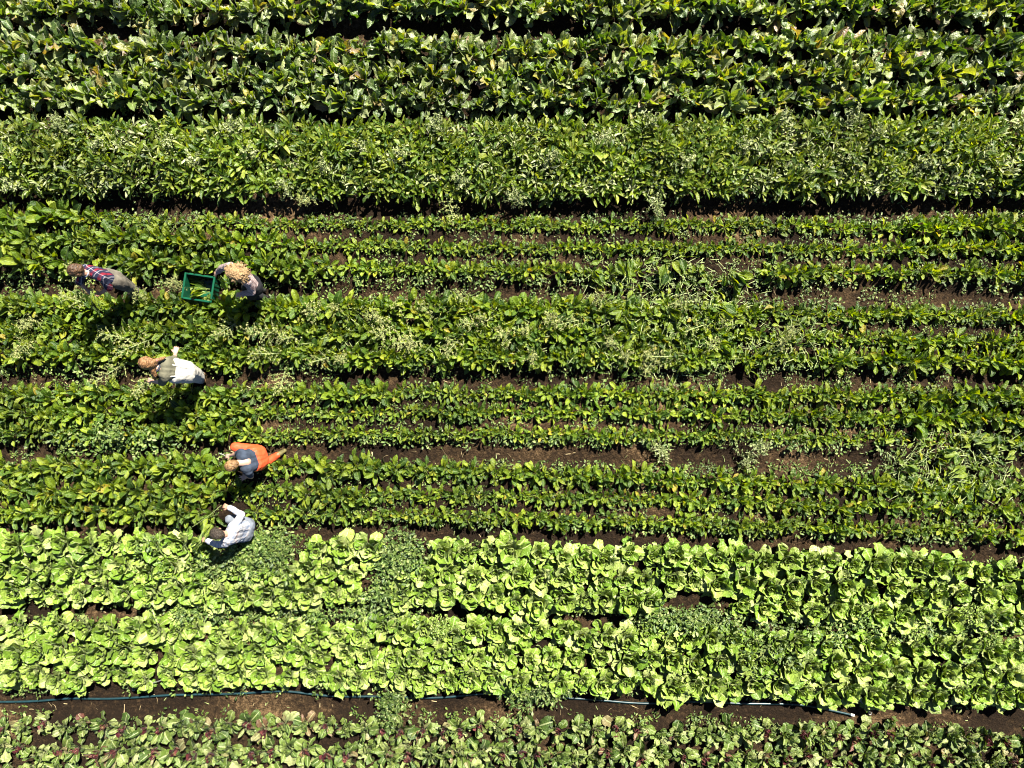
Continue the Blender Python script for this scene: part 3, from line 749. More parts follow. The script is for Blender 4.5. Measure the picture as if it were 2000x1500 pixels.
# ------------------------------------------------------------------ hose, pegs
M['hose'] = plain_mat('dark_teal_plastic', (0.008, 0.028, 0.034), 0.35, 0.5, 0.3)
M['steel'] = plain_mat('galvanised_wire', (0.3, 0.3, 0.28), 0.4, 0.5, 0.2, metal=0.6)
M['whitep'] = plain_mat('white_fitting', (0.6, 0.6, 0.55), 0.5, 0.5, 0.1)
def tube(name, pts, r, mat, parent=None, res=6, origin=(0, 0, 0)):
    cu = bpy.data.curves.new(name, 'CURVE'); cu.dimensions = '3D'; cu.bevel_depth = r; cu.bevel_resolution = 2; cu.use_fill_caps = True
    sp = cu.splines.new('NURBS'); sp.points.add(len(pts) - 1); sp.use_endpoint_u = True; sp.order_u = 4
    for q, p in zip(sp.points, pts): q.co = (*(Vector(p) - Vector(origin)), 1)
    cu.resolution_u = res
    o = bpy.data.objects.new(name, cu)
    me = bpy.data.meshes.new_from_object(o); bpy.data.objects.remove(o)
    me.materials.append(mat)
    for pl in me.polygons: pl.use_smooth = True
    o = bpy.data.objects.new(name, me); o.location = origin
    return link(o, parent)
HP = [(-150, 1374), (-60, 1372), (0, 1372), (80, 1371), (128, 1364), (187, 1367), (253, 1365), (333, 1356), (427, 1357), (500, 1353), (546, 1349), (584, 1352), (647, 1362), (735, 1360), (844, 1365), (899, 1360), (941, 1354), (1000, 1356), (1101, 1364), (1181, 1369), (1252, 1376), (1315, 1373), (1365, 1369), (1420, 1374), (1500, 1376), (1563, 1375), (1605, 1383), (1664, 1397)]
hp = []
for px, py in HP:
    p = W(px, py, 0.05); hp.append((p.x, p.y, gh(p.x, p.y) + 0.035))
root = empty('garden_hose', hp[3])
tube('pipe', [Vector(p) - Vector(hp[3]) for p in hp], 0.019, M['hose'], root)
e0, e1 = Vector(hp[-2]) - Vector(hp[3]), Vector(hp[-1]) - Vector(hp[3])
d = (e1 - e0).normalized()
tube('end_fitting', [e1 - d * 0.02, e1, e1 + d * 0.02, e1 + d * 0.045], 0.024, M['whitep'], root)
tag(root, 'long dark teal hose lying along the soil path above the bottom bed', 'hose')
for (a, b, lab) in [((1010, 1335), (985, 1356), 'thin white wire peg by the hose at the middle'), ((1676, 1363), (1700, 1394), 'thin white wire peg near the end of the hose'), ((320, 1327), (262, 1345), 'thin white wire peg above the hose on the left')]:
    p0 = W(*a, 0.22); p1 = W(*b, 0.06)
    p1.z = gh(p1.x, p1.y) + 0.03
    root = empty('wire_peg', p1)
    v = p0 - p1
    tube('wire', [Vector((0, 0, 0)), v * 0.35 + Vector((0.01, 0, .01)), v * 0.7, v], 0.009, M['steel'], root)
    tube('loop', [Vector((0.028 * math.cos(t), 0.028 * math.sin(t), 0.008 * t / 6)) for t in np.linspace(0, 6.6, 11)], 0.008, M['steel'], root)
    tag(root, lab, 'peg', 'wire pegs of the row cover')

# ------------------------------------------------------------------ crate and its greens
M['crate'] = plain_mat('green_crate_plastic', (0.003, 0.060, 0.028), 0.32, 0.6, 0.15, 8)
c00, c10, c01 = W(361, 532, 0.30), W(420, 541, 0.30), W(356, 583, 0.30)
cx = (c10 - c00); cy = (c00 - c01); cxl, cyl = cx.length, cy.length
ax = cx.normalized(); ay = Vector((-ax.y, ax.x, 0))
cc = (c00 + c10 + c01 + (c10 + c01 - c00)) / 4
cz = gh(cc.x, cc.y) + 0.02
crate = empty('plastic_crate', (cc.x, cc.y, cz), math.atan2(ax.y, ax.x))
def boxes(name, bl, mat, parent, bev=0.004):
    bm = bmesh.new()
    for (x, y, z, sx, sy, sz) in bl:
        r = bmesh.ops.create_cube(bm, size=1)
        bmesh.ops.scale(bm, vec=(sx, sy, sz), verts=r['verts']); bmesh.ops.translate(bm, vec=(x, y, z), verts=r['verts'])
    bmesh.ops.bevel(bm, geom=bm.edges[:], offset=bev, segments=1, affect='EDGES')
    me = bpy.data.meshes.new(name); bm.to_mesh(me); bm.free(); me.materials.append(mat)
    return link(bpy.data.objects.new(name, me), parent)
hx, hy, hz = cxl / 2, cyl / 2, 0.29
boxes('base', [(0, 0, 0.01, cxl - 0.04, cyl - 0.04, 0.018)], M['crate'], crate)
for sgn in (-1, 1):
    boxes('side_panel', [(sgn * (hx - 0.022), 0, hz / 2 + 0.012, 0.012, cyl - 0.05, hz - 0.02)] + [(sgn * (hx - 0.012), y, hz / 2, 0.014, 0.016, hz - 0.05) for y in np.linspace(-hy + .08, hy - .08, 5)], M['crate'], crate, 0.002)
    boxes('end_panel', [(0, sgn * (hy - 0.022), hz / 2 + 0.012, cxl - 0.062, 0.012, hz - 0.02)] + [(x, sgn * (hy - 0.012), hz / 2, 0.016, 0.014, hz - 0.05) for x in np.linspace(-hx + .08, hx - .08, 6)], M['crate'], crate, 0.002)
boxes('rim', [(sx * (hx - 0.013), 0, hz, 0.034, cyl, 0.022) for sx in (-1, 1)], M['crate'], crate, 0.006)
boxes('rim', [(0, sy * (hy - 0.013), hz + 0.002, cxl - 0.07, 0.034, 0.022) for sy in (-1, 1)], M['crate'], crate, 0.006)
tag(crate, 'green plastic harvest crate on the path beside the curly-haired person', 'crate')
leaf_sheaf(408, 568, 0.26, math.pi * 1.03, 13, 1.0, 'bunch of pale-stalked leaves lying in the green crate, stalks towards its owner', 0.2, lift=-0.05, group='cut bunches in the crate')
leaf_sheaf(404, 582, 0.16, math.pi * 1.1, 10, 0.9, 'dark leaf bunch at the lower side inside the green crate', 0.4, lift=-0.02, group='cut bunches in the crate')
leaf_sheaf(398, 555, 0.10, math.pi * 0.9, 9, 0.9, 'shaded leaf bunch deep in the upper side of the green crate', 0.4, lift=-0.02, group='cut bunches in the crate')

# ------------------------------------------------------------------ people
def hull_segs(segs):
    bm = bmesh.new()
    tmp = bpy.data.meshes.new('tmp')
    for p0, r0, p1, r1 in segs:
        p0, p1 = Vector(p0), Vector(p1)
        b2 = bmesh.new()
        for p, r in ((p0, r0), (p1, r1))[:1 if (p1 - p0).length < 1e-5 else 2]:
            bmesh.ops.create_icosphere(b2, subdivisions=2, radius=r, matrix=Matrix.Translation(p))
        if (p1 - p0).length >= 1e-5:
            pts = [v.co.copy() for v in b2.verts]
            b2.clear()
            vs = [b2.verts.new(c) for c in pts]
            h = bmesh.ops.convex_hull(b2, input=vs)
            dead = [g for g in set(h['geom_interior']) | set(h['geom_unused']) if isinstance(g, bmesh.types.BMVert)]
            bmesh.ops.delete(b2, geom=dead, context='VERTS')
        b2.to_mesh(tmp); b2.free()
        bm.from_mesh(tmp)
    bpy.data.meshes.remove(tmp)
    return bm

SCRATCH = bpy.data.scenes.new('scratch')

def flesh(name, segs, mat, voxel=0.012, smooth=3, folds=0.0, fscale=0.09, parent=None, origin=None, link_it=True):
    """one continuous surface grown round tapered limbs"""
    bm = hull_segs(segs)
    me = bpy.data.meshes.new(name); bm.to_mesh(me); bm.free()
    o = bpy.data.objects.new(name, me); SCRATCH.collection.objects.link(o)
    m = o.modifiers.new('r', 'REMESH'); m.mode = 'VOXEL'; m.voxel_size = voxel; m.use_smooth_shade = True
    if smooth:
        m = o.modifiers.new('s', 'SMOOTH'); m.factor = 0.5; m.iterations = smooth
    if folds:
        tx = bpy.data.textures.new(name, 'CLOUDS'); tx.noise_scale = fscale; tx.noise_depth = 2
        m = o.modifiers.new('d', 'DISPLACE'); m.texture = tx; m.strength = folds; m.mid_level = 0.5; m.texture_coords = 'GLOBAL'
    vl = SCRATCH.view_layers[0]; vl.update(); dg = vl.depsgraph
    nm = bpy.data.meshes.new_from_object(o.evaluated_get(dg))
    bpy.data.objects.remove(o); bpy.data.meshes.remove(me)
    nm.name = name
    if origin is not None: nm.transform(Matrix.Translation(-Vector(origin)))
    nm.materials.clear(); nm.materials.append(mat)
    nm.polygons.foreach_set('use_smooth', np.ones(len(nm.polygons), bool))
    o = bpy.data.objects.new(name, nm)
    if parent is None and origin is not None: o.location = origin
    return link(o, parent)

def hand_segs(wrist, to, back, thumb_side, curl=0.5, spread=0.16):
    """palm, four unequal bent fingers and a thumb leaving the side of the palm"""
    w = Vector(wrist); d = (Vector(to) - w).normalized(); b = Vector(back); b = (b - d * b.dot(d)).normalized()
    s = d.cross(b) * thumb_side
    out = []
    kn = []
    for i, off in enumerate((0.030, 0.010, -0.011, -0.031)):
        k = w + d * (0.088 - abs(off - 0.008) * 0.25) + s * off
        kn.append(k); out.append((w + s * off * 0.55 + d * 0.012, 0.017, k, 0.0125))
    for i, (k, l) in enumerate(zip(kn, (0.070, 0.078, 0.072, 0.056))):
        f = (d + s * (1.5 - i) * spread).normalized()
        f1 = (f * math.cos(curl * .6) - b * math.sin(curl * .6)).normalized(); f2 = (f * math.cos(curl * 1.7) - b * math.sin(curl * 1.7)).normalized()
        m = k + f1 * l * 0.52; out += [(k, 0.0105, m, 0.0095), (m, 0.0095, m + f2 * l * 0.48, 0.0078)]
    t0 = w + d * 0.028 + s * 0.026; t1 = t0 + (d * 0.55 + s * 0.75 - b * 0.25).normalized() * 0.042
    t2 = t1 + (d * 0.85 + s * 0.25 - b * 0.35).normalized() * 0.032
    return out + [(t0, 0.016, t1, 0.0125), (t1, 0.0125, t2, 0.009)]

SKIN = plain_mat('skin', (0.33, 0.18, 0.12), 0.5, 0.4, 0.08, 20)
SKIN2 = plain_mat('fair_skin', (0.39, 0.235, 0.17), 0.5, 0.4, 0.08, 20)
EYE = plain_mat('eye', (0.03, 0.02, 0.015), 0.15, 0.5, 0.1)
LIP = plain_mat('lips', (0.35, 0.12, 0.1), 0.5, 0.4, 0.1)

def hair_mat(name, dark, light, axis_scale=(30, 30, 4), rot=(0, 0, 0), scale=1.0):
    m, nt, out = new_mat(name); L = nt.links.new
    tc = N(nt, 'ShaderNodeTexCoord'); mp = N(nt, 'ShaderNodeMapping'); mp.inputs['Scale'].default_value = axis_scale; mp.inputs['Rotation'].default_value = rot
    L(tc.outputs['Object'], mp.inputs['Vector'])
    n = N(nt, 'ShaderNodeTexNoise', i_Scale=scale, i_Detail=4.0); L(mp.outputs[0], n.inputs['Vector'])
    cr = ramp(nt, [(0.32, dark), (0.68, light)]); L(n.outputs['Fac'], cr.inputs['Fac'])
    bp = N(nt, 'ShaderNodeBump', i_Strength=0.9, i_Distance=0.03); L(n.outputs['Fac'], bp.inputs['Height'])
    p = N(nt, 'ShaderNodeBsdfPrincipled', i_Roughness=0.5); p.inputs['Specular IOR Level'].default_value = 0.4
    L(cr.outputs[0], p.inputs['Base Color']); L(bp.outputs['Normal'], p.inputs['Normal']); L(p.outputs[0], out.inputs['Surface'])
    return m

def lerp(a, b, t): return Vector(a) * (1 - t) + Vector(b) * t

def person(J, label, skin, shirt, trousers, shoes, hair_fn, sleeve=1.0, shirt_to=0.0, trouser_up=0.12, wide=1.0, fold=0.016, face=None, gaze=None, hands=None, skirt=False):
    V = {k: Vector(v) for k, v in J.items()}
    ground = (V['anA'] + V['anB']) / 2; ground.z = gh(ground.x, ground.y)
    neck = V['neck']; pel = V['pelvis']; ch = (V['shA'] + V['shB']) / 2
    up = (V['head'] - neck).normalized(); gaze = Vector(gaze).normalized()
    gz = (gaze - up * gaze.dot(up)).normalized(); lat = up.cross(gz)
    H = V['head']
    hd = [(H + up * 0.02 - gz * 0.015, 0.088, H + up * 0.02 + gz * 0.012, 0.086), (H + gz * 0.035 - up * 0.035, 0.06, H + gz * 0.045 - up * 0.075, 0.042),
          (H + gz * 0.09 + up * 0.005, 0.012, H + gz * 0.112 - up * 0.022, 0.014)]
    for s in (-1, 1): hd.append((H + lat * 0.083 * s + up * 0.015 - gz * 0.01, 0.018, H + lat * 0.088 * s - up * 0.015 - gz * 0.005, 0.012))
    w = wide
    ax_s = (V['shB'] - V['shA']); ax_h = (V['hipB'] - V['hipA'])
    shA, shB = V['shA'], V['shB']
    def torso(g):
        segs = [(shA, 0.055 + g, shB, 0.055 + g)]
        for t in (0.22, 0.5, 0.78):
            a = shA + ax_s * t; b = V['hipA'] + ax_h * t
            mid = lerp(a, b, 0.5)
            segs += [(a, (0.09 + g) * w, mid, (0.098 + g) * w), (mid, (0.098 + g) * w, b, (0.108 + g) * w)]
        return segs
    def arm(s, g, upto=2):
        sg = [(V['sh' + s], 0.056 + g, V['el' + s], 0.042 + g)]
        if upto > 1: sg.append((V['el' + s], 0.042 + g, V['wr' + s], 0.027 + g))
        return sg
    def leg(s, g):
        return [(V['hip' + s], (0.1 + g) * w, V['kn' + s], 0.062 + g), (V['kn' + s], 0.062 + g, V['an' + s], 0.04 + g)]
    def foot(s, g):
        a = V['an' + s]; t = V['toe' + s]
        return [(a, 0.042 + g, lerp(a, t, 0.25) - Vector((0, 0, 0.02)), 0.042 + g), (lerp(a, t, -0.15) - Vector((0, 0, 0.03)), 0.034 + g, t, 0.03 + g)]
    body = hd + [(neck - up * 0.03, 0.056, H - up * 0.05 - gz * 0.01, 0.054), (ch, 0.075, neck, 0.058)] + torso(-0.018)
    for s in 'AB':
        body += arm(s, 0.0) + leg(s, -0.012) + foot(s, -0.012)
        hnd = (hands or {}).get(s, {})
        fr = (V['wr' + s] - V['el' + s]).normalized()
        body += hand_segs(V['wr' + s], hnd.get('to', V['wr' + s] + fr), hnd.get('back', Vector((0, 0, 1))), hnd.get('thumb', 1 if s == 'A' else -1), hnd.get('curl', 0.6), hnd.get('spread', 0.14))
    root = flesh('person', body, skin, 0.0075, 2, origin=ground)
    off = -ground
    def S_(segs): return [(Vector(a) + off, r, Vector(b) + off, q) for a, r, b, q in segs]
    # shirt
    sh = torso(0.012)
    for s in 'AB':
        if sleeve >= 1.5: sh += [(V['sh' + s], 0.074, V['el' + s], 0.06), (V['el' + s], 0.06, lerp(V['el' + s], V['wr' + s], sleeve - 1), 0.05)]
        else: sh += [(V['sh' + s], 0.074, lerp(V['sh' + s], V['el' + s], sleeve), 0.064)]
    flesh('shirt', S_(sh), shirt, 0.011, 3, fold, parent=root)
    # trousers
    tr = []
    for t in (0.15, 0.5, 0.85):
        a = V['hipA'] + ax_h * t
        tr.append((a, (0.135) * w, lerp(a, shA + ax_s * t, trouser_up), (0.13) * w))
    for s in 'AB':
        tr += [(V['hip' + s], 0.118 * w, V['kn' + s], 0.084), (V['kn' + s], 0.084, lerp(V['kn' + s], V['an' + s], 0.93), 0.062)]
    if skirt: tr += [(lerp(V['hipA'], V['hipB'], .5), 0.15, lerp(V['knA'], V['knB'], .5), 0.115), (lerp(V['knA'], V['knB'], .5), 0.115, lerp(V['anA'], V['anB'], .5) + Vector((0, 0, 0.1)), 0.10)]
    flesh('trousers', S_(tr), trousers, 0.012, 3, fold * 1.1, parent=root)
    for s in 'AB':
        flesh('shoe', S_(foot(s, 0.008)), shoes, 0.01, 2, parent=root)
    for s in (-1, 1):
        flesh('eye', S_([(H + gz * 0.078 + lat * 0.033 * s + up * 0.012, 0.013) * 2]), EYE, 0.005, 1, parent=root)
    m0 = H + gz * 0.083 - up * 0.055
    flesh('mouth', S_([(m0 - lat * 0.02, 0.007, m0 + lat * 0.02, 0.007)]), LIP, 0.004, 1, parent=root)
    hair_fn(root, S_, H, up, gz, lat, neck, V)
    tag(root, label, 'person', 'people harvesting greens')
    return root, S_, V

def cap(H, up, gz, lat, g=0.0):
    return [(H + up * 0.035 - gz * 0.025, 0.094 + g, H + up * 0.03 + gz * 0.01, 0.091 + g), (H + up * 0.0 - gz * 0.045, 0.085 + g, H - up * 0.03 - gz * 0.05, 0.07 + g)]

def strands(name, root, S_, roots, mat, r=0.006):
    """a few loose locks"""
    for pts in roots:
        pp = [Vector(p) + S_([(Vector((0, 0, 0)), 0, Vector((0, 0, 0)), 0)])[0][0] for p in pts]
        tube(name, pp, r, mat, root)

# --- plaid shirt, left
def hair1(root, S_, H, up, gz, lat, neck, V):
    m = hair_mat('brown_hair', (0.016, 0.008, 0.004), (0.11, 0.055, 0.024), (50, 14, 50))
    flesh('hair', S_(cap(H, up, gz, lat, 0.006) + [(H - gz * 0.09 + up * 0.0, 0.045, H - gz * 0.12 - up * 0.02, 0.03), (H + lat * 0.07 + gz * 0.0, 0.045, H + lat * 0.075 - up * 0.05, 0.03), (H - lat * 0.07, 0.045, H - lat * 0.075 - up * 0.05, 0.03)]), m, 0.009, 2, 0.014, 0.03, parent=root)
plaid1 = plaid_mat('red_navy_plaid', (0.012, 0.016, 0.035), [('X', 9.0, 0.1, 0.34, (0.17, 0.010, 0.02), 0.85), ('Y', 9.0, 0.3, 0.42, (0.010, 0.014, 0.035), 0.7), ('X', 9.0, 0.55, 0.1, (0.28, 0.25, 0.27), 0.6), ('Y', 9.0, 0.85, 0.08, (0.28, 0.25, 0.27), 0.55)], rot=(0, 0, 0.6))
p1, S1, V1 = person(dict(head=W(148, 529, 1.47), neck=W(164, 532, 1.36), shA=W(166, 524, 1.30), shB=W(199, 541, 1.24), elA=W(155, 551, 1.10), elB=W(213, 562, 1.04), wrA=W(170, 566, 1.02), wrB=W(196, 573, 1.0),
            pelvis=W(229, 547, 0.88), hipA=W(224, 540, 0.88), hipB=W(234, 553, 0.86), knA=W(247, 554, 0.48), knB=W(252, 562, 0.48), anA=W(266, 564, 0.10), anB=W(274, 573, 0.10), toeA=W(252, 574, 0.04), toeB=W(260, 584, 0.04)),
       'person in red and navy plaid shirt tying a bunch of leaves', SKIN, plaid1, plain_mat('khaki_trousers', (0.105, 0.093, 0.072), 0.9, 0.2, 0.4, 10, 0.6, 18), plain_mat('black_boots', (0.012, 0.011, 0.01), 0.5, 0.4), hair1,
       sleeve=1.0, gaze=(-0.45, -0.6, -0.75), trouser_up=0.3, wide=0.95,
       hands={'A': dict(to=W(182, 577, 0.98), back=(-.5, 0.2, 0.8), thumb=-1, curl=0.9), 'B': dict(to=W(184, 578, 0.98), back=(0.5, 0.2, 0.8), thumb=1, curl=0.9)})
COLLAR1 = plain_mat('pale_collar', (0.22, 0.25, 0.32), 0.9, 0.2)
nk = V1['neck'] - V1['anA'] * 0
def collar(root, S_, V, mat, r=0.075, th=0.014):
    n = V['neck']; u = (V['head'] - n).normalized(); a = u.orthogonal().normalized(); b = u.cross(a)
    pts = [n - u * 0.03 + (a * math.cos(t) + b * math.sin(t)) * r for t in np.linspace(0.2, 6.5, 14)]
    o0 = S_([(Vector((0, 0, 0)), 0, Vector((0, 0, 0)), 0)])[0][0]
    tube('collar', [p + o0 for p in pts], th, mat, root)
collar(p1, S1, V1, COLLAR1, 0.07, 0.009)
leaf_sheaf(184, 569, 1.03, -1.55, 12, 1.0, 'bunch of green leaves held in the hands of the plaid-shirted person', 0.3, lift=-0.3, group=None)

# --- curly hair, by the crate
def hair2(root, S_, H, up, gz, lat, neck, V):
    m = hair_mat('curly_blond_hair', (0.11, 0.055, 0.018), (0.42, 0.28, 0.135), (70, 70, 70))
    segs = cap(H, up, gz, lat, 0.01)
    r2 = random.Random(3)
    for i in range(170):
        a = r2.uniform(0, 6.28); q = r2.uniform(-1.0, 0.9)
        d = Vector((math.cos(a) * math.sqrt(1 - q * q), math.sin(a) * math.sqrt(1 - q * q), q))
        if d.dot(gz) > 0.75: continue
        p = H + Vector((d.x * 0.17, d.y * 0.14, d.z * 0.10)) + Vector((0.02, 0.01, 0.0)) - gz * 0.015
        e = Vector((r2.uniform(-1, 1), r2.uniform(-1, 1), r2.uniform(-.6, .3))) * 0.03
        segs.append((p, r2.uniform(0.014, 0.026), p + e, r2.uniform(0.010, 0.02)))
        segs.append((H + (p - H) * 0.55, 0.05, p, 0.018))
    flesh('hair', S_(segs), m, 0.0085, 2, 0.014, 0.02, parent=root)
    for i in range(46):
        a = r2.uniform(0, 6.28); q = r2.uniform(-0.3, 0.95)
        d = Vector((math.cos(a) * math.sqrt(1 - q * q), math.sin(a) * math.sqrt(1 - q * q), q))
        if d.dot(gz) > 0.7: continue
        p = H + Vector((d.x * 0.17, d.y * 0.14, d.z * 0.11)) + Vector((0.02, 0.01, 0))
        s1 = d.orthogonal().normalized(); s2 = d.cross(s1)
        drift = Vector((d.x, d.y, -0.6)) * 0.07
        pts = [p + drift * (k / 12) + (s1 * math.cos(k * 1.3 + i) + s2 * math.sin(k * 1.3 + i)) * 0.016 for k in range(13)]
        o0 = S_([(Vector((0, 0, 0)), 0, Vector((0, 0, 0)), 0)])[0][0]
        tube('hair_curl', [x + o0 for x in pts], 0.005, m, root, 3)
plaid2 = plaid_mat('fine_brown_check', (0.36, 0.29, 0.27), [('X', 38.0, 0, 0.28, (0.14, 0.08, 0.08), 0.75), ('Y', 38.0, 0, 0.28, (0.14, 0.08, 0.08), 0.75)], rot=(0.3, 0.2, 0.5))
p2, S2, V2 = person(dict(head=W(459, 535, 1.24), neck=W(466, 537, 1.15), shA=W(450, 520, 1.10), shB=W(484, 550, 1.06), elA=W(434, 523, 0.88), elB=W(493, 571, 0.82), wrA=W(426, 531, 0.68), wrB=W(472, 574, 0.68),
            pelvis=W(498, 557, 0.70), hipA=W(494, 549, 0.70), hipB=W(501, 565, 0.68), knA=W(480, 562, 0.46), knB=W(490, 577, 0.44), anA=W(512, 567, 0.10), anB=W(517, 581, 0.10), toeA=W(494, 572, 0.04), toeB=W(500, 588, 0.04)),
       'person with long curly blond hair leaning over the green crate', SKIN2, plaid2, plain_mat('black_trousers', (0.012, 0.012, 0.014), 0.9, 0.2, 0.25, 10), plain_mat('black_shoes', (0.012, 0.011, 0.01), 0.5, 0.4), hair2,
       sleeve=1.9, gaze=(-0.6, -0.5, -0.7), trouser_up=0.15, wide=0.95,
       hands={'A': dict(to=W(415, 538, 0.6), back=(0, 0.2, 1), thumb=1, curl=0.5), 'B': dict(to=W(452, 578, 0.62), back=(0, 0.1, 1), thumb=-1, curl=0.5)})
leaf_sheaf(430, 541, 0.5, 0.1 - 1.0, 6, 0.7, 'few stalks held by the curly-haired person over the crate', 0.3, lift=-0.2, group=None)

# --- white dungarees
def hair3(root, S_, H, up, gz, lat, neck, V):
    m = hair_mat('ginger_hair', (0.06, 0.025, 0.008), (0.30, 0.16, 0.065), (60, 12, 60))
    a, b, c = W(306, 704, 1.46), W(318, 700, 1.44), W(323, 697, 1.42)
    f1, f2, f3 = W(297, 720, 1.44), W(302, 732, 1.36), W(303, 741, 1.26)
    flesh('hair', S_(cap(H, up, gz, lat, 0.012) + [(H - gz * 0.08, 0.06, a, 0.035), (a, 0.036, b, 0.03), (b, 0.03, c, 0.012), (f1, 0.055, f2, 0.045), (f2, 0.045, f3, 0.02), (a, 0.03, f1, 0.05)]), m, 0.009, 2, 0.018, 0.028, parent=root)
    t = plain_mat('hair_tie', (0.3, 0.05, 0.12), 0.7, 0.3)
    flesh('hair_tie', S_([(W(304, 705, 1.47), 0.03, W(306, 704, 1.47), 0.03)]), t, 0.008, 1, parent=root)
olive = plain_mat('olive_shirt', (0.105, 0.10, 0.068), 0.9, 0.2, 0.2, 9, 0.4, 25)
white = plain_mat('white_canvas', (0.42, 0.40, 0.35), 0.9, 0.2, 0.12, 7, 0.5, 20)
p3, S3, V3 = person(dict(head=W(287, 710, 1.49), neck=W(303, 716, 1.38), shA=W(325, 706, 1.31), shB=W(322, 738, 1.29), elA=W(341, 701, 1.06), elB=W(316, 748, 1.04), wrA=W(342, 691, 0.98), wrB=W(297, 744, 0.95),
            pelvis=W(368, 726, 0.90), hipA=W(364, 718, 0.90), hipB=W(365, 735, 0.89), knA=W(380, 724, 0.48), knB=W(380, 738, 0.48), anA=W(393, 731, 0.10), anB=W(394, 744, 0.10), toeA=W(376, 733, 0.04), toeB=W(377, 746, 0.04)),
       'person in white dungarees and olive shirt with ginger hair tied back', SKIN2, olive, white, plain_mat('brown_boots', (0.10, 0.055, 0.025), 0.6, 0.4), hair3,
       sleeve=0.95, gaze=(-0.7, -0.15, -0.7), trouser_up=0.6, wide=1.05, skirt=True,
       hands={'A': dict(to=W(344, 681, 0.95), back=(0.2, 0.2, 1), thumb=-1, curl=0.5), 'B': dict(curl=0.7, thumb=-1)})
o0 = S3([(Vector((0, 0, 0)), 0, Vector((0, 0, 0)), 0)])[0][0]
for a, b in (('shA', 'hipA'), ('shB', 'hipB')):
    A, B = V3[a], V3[b]; C_ = (V3['shA'] + V3['shB']) / 2
    axv = (A - B).normalized(); bk3 = axv.cross(V3['shB'] - V3['shA']).normalized()
    if bk3.z < 0: bk3 = -bk3
    A2 = lerp(A, C_, 0.3); B2 = lerp(B, V3['pelvis'], 0.15)
    pts = [A2 - bk3 * 0.02 + axv * 0.085, A2 + bk3 * 0.07 + axv * 0.05, lerp(B2, A2, 0.85) + bk3 * 0.105, lerp(B2, A2, 0.65) + bk3 * 0.112, lerp(B2, A2, 0.4) + bk3 * 0.112]
    tube('strap', [p + o0 for p in pts], 0.013, white, p3)
collar(p3, S3, V3, plain_mat('navy_collar', (0.03, 0.035, 0.05), 0.9, 0.2), 0.08, 0.018)

# --- orange trousers
def hair4(root, S_, H, up, gz, lat, neck, V):
    m = hair_mat('light_brown_hair', (0.06, 0.028, 0.009), (0.28, 0.16, 0.065), (16, 55, 55))
    b = H - gz * 0.085 - up * 0.03
    flesh('hair', S_(cap(H, up, gz, lat, 0.004) + [(b, 0.04, b - gz * 0.025, 0.034)]), m, 0.009, 2, 0.012, 0.03, parent=root)
navy = plain_mat('slate_blue_shirt', (0.030, 0.040, 0.060), 0.9, 0.2, 0.3, 9, 0.6, 22)
orange = plain_mat('orange_rain_trousers', (0.58, 0.072, 0.024), 0.38, 0.5, 0.06, 8, 0.3, 14)
p4, S4, V4 = person(dict(head=W(453, 909, 0.98), neck=W(466, 904, 0.90), shA=W(472, 884, 0.84), shB=W(485, 921, 0.78), elA=W(462, 887, 0.60), elB=W(491, 931, 0.55), wrA=W(450, 890, 0.42), wrB=W(482, 931, 0.42),
            pelvis=W(509, 893, 0.46), hipA=W(504, 883, 0.48), hipB=W(509, 903, 0.44), knA=W(459, 873, 0.52), knB=W(508, 911, 0.12), anA=W(482, 874, 0.10), anB=W(545, 887, 0.12), toeA=W(464, 874, 0.04), toeB=W(556, 880, 0.08)),
       'person kneeling in bright orange trousers and slate blue shirt', SKIN2, navy, orange, plain_mat('olive_boots', (0.10, 0.085, 0.03), 0.7, 0.3, 0.5, 30), hair4,
       sleeve=0.62, gaze=(-0.75, -0.35, -0.55), trouser_up=0.34, wide=1.12,
       hands={'A': dict(to=W(440, 891, 0.38), back=(0, 0.2, 1), thumb=-1, curl=0.7), 'B': dict(to=W(468, 935, 0.4), back=(0.2, 0, 1), thumb=1, curl=0.25, spread=0.3)})
# low scooped back: bare skin showing above the shirt
nb = lerp(V4['neck'], (V4['shA'] + V4['shB']) / 2, 0.85)
bk = lerp(nb, V4['pelvis'], 0.18) + Vector((0.015, 0, 0.075))
flesh('bare_back', S4([(V4['neck'] + Vector((0.01, 0, 0.0)), 0.058, bk, 0.085)]), SKIN2, 0.01, 2, parent=p4)
kroot = empty('harvest_knife', W(440, 890, 0.36))
tube('blade', [Vector((0, 0, 0)), Vector((-.04, .02, 0)), Vector((-.08, .035, 0)), Vector((-.11, .045, 0))], 0.008, M['steel'], kroot)
tube('handle', [Vector((0.07, -.02, 0)), Vector((0.05, -.014, 0)), Vector((.02, -.006, 0)), Vector((0, 0, 0))], 0.012, M['hose'], kroot)
tag(kroot, 'small knife in the hand of the orange-trousered person', 'knife')

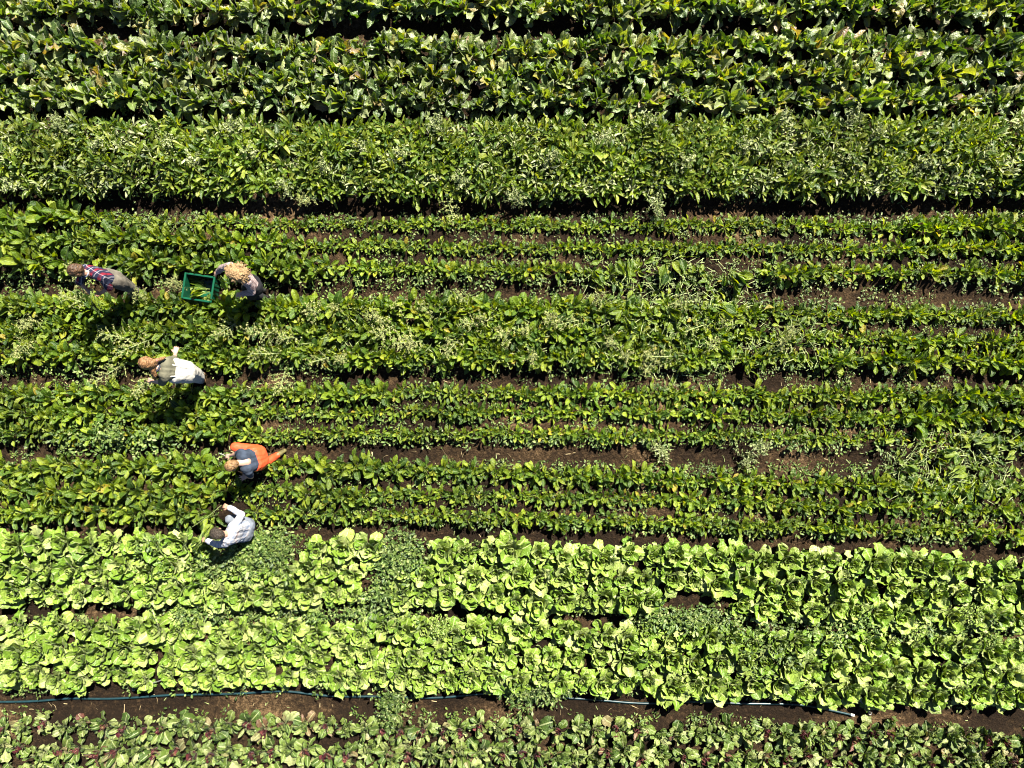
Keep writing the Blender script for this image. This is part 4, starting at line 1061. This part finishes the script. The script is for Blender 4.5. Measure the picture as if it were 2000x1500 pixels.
# --- pale checked shirt, lowest person
def hair5(root, S_, H, up, gz, lat, neck, V):
    m = hair_mat('short_dark_hair', (0.008, 0.006, 0.005), (0.05, 0.034, 0.02), (60, 60, 60))
    flesh('hair', S_([(H + up * 0.04 - gz * 0.02, 0.102, H + up * 0.035 + gz * 0.03, 0.096), (H - gz * 0.055 + up * 0.01, 0.085, H - up * 0.02 - gz * 0.055, 0.07)]), m, 0.008, 1, 0.018, 0.02, parent=root)
plaid5 = plaid_mat('pale_blue_check', (0.36, 0.36, 0.37), [('X', 13.0, 0, 0.3, (0.14, 0.19, 0.29), 0.6), ('Y', 13.0, 0, 0.25, (0.18, 0.2, 0.27), 0.5), ('X', 13.0, 0.5, 0.1, (0.5, 0.33, 0.26), 0.5), ('Y', 13.0, 0.5, 0.1, (0.5, 0.36, 0.3), 0.4)], rot=(0, 0, 0.35))
p5, S5, V5 = person(dict(head=W(426, 1042, 1.03), neck=W(441, 1043, 0.94), shA=W(462, 1022, 0.86), shB=W(443, 1060, 0.86), elA=W(472, 1005, 0.64), elB=W(425, 1064, 0.67), wrA=W(447, 991, 0.60), wrB=W(404, 1056, 0.58),
            pelvis=W(480, 1034, 0.42), hipA=W(482, 1025, 0.42), hipB=W(478, 1044, 0.42), knA=W(449, 1014, 0.48), knB=W(452, 1052, 0.14), anA=W(462, 1020, 0.10), anB=W(488, 1042, 0.12), toeA=W(448, 1014, 0.04), toeB=W(497, 1046, 0.06)),
       'dark-haired person in pale checked shirt crouching at the lettuce bed', SKIN, plaid5, plain_mat('grey_blue_jeans', (0.12, 0.135, 0.16), 0.9, 0.2, 0.3, 10), plain_mat('tan_boots', (0.17, 0.10, 0.05), 0.7, 0.3), hair5,
       sleeve=1.93, gaze=(-0.75, 0.2, -0.6), trouser_up=0.1, wide=1.16, fold=0.022,
       hands={'A': dict(to=W(432, 986, 0.58), back=(0, 0.2, 1), thumb=-1, curl=1.0), 'B': dict(to=W(392, 1053, 0.55), back=(0, 0, 1), thumb=1, curl=1.0)})
collar(p5, S5, V5, plain_mat('blue_collar', (0.3, 0.34, 0.45), 0.9, 0.2), 0.08, 0.015)
leaf_sheaf(396, 1052, 0.56, 1.25, 12, 0.95, 'leaf bunch held up by the person in the pale checked shirt', 0.3, lift=-0.15, group=None)
leaf_sheaf(398, 1056, 0.5, -2.5, 9, 0.95, 'trailing leaves below the hand of the person in pale checked shirt', 0.45, lift=-0.25, group=None)
tw = [W(432, 987, 0.57), W(424, 994, 0.55), W(412, 1004, 0.52), W(404, 1010, 0.52), W(392, 1018, 0.48), W(384, 1024, 0.44), W(376, 1029, 0.38)]
o = tube('twine', [v - tw[0] for v in tw], 0.0045, M['stem'])
o.location = tw[0]
tag(o, 'pale binding twine stretched from the hand of the crouching person', 'twine')

bpy.data.scenes.remove(SCRATCH)
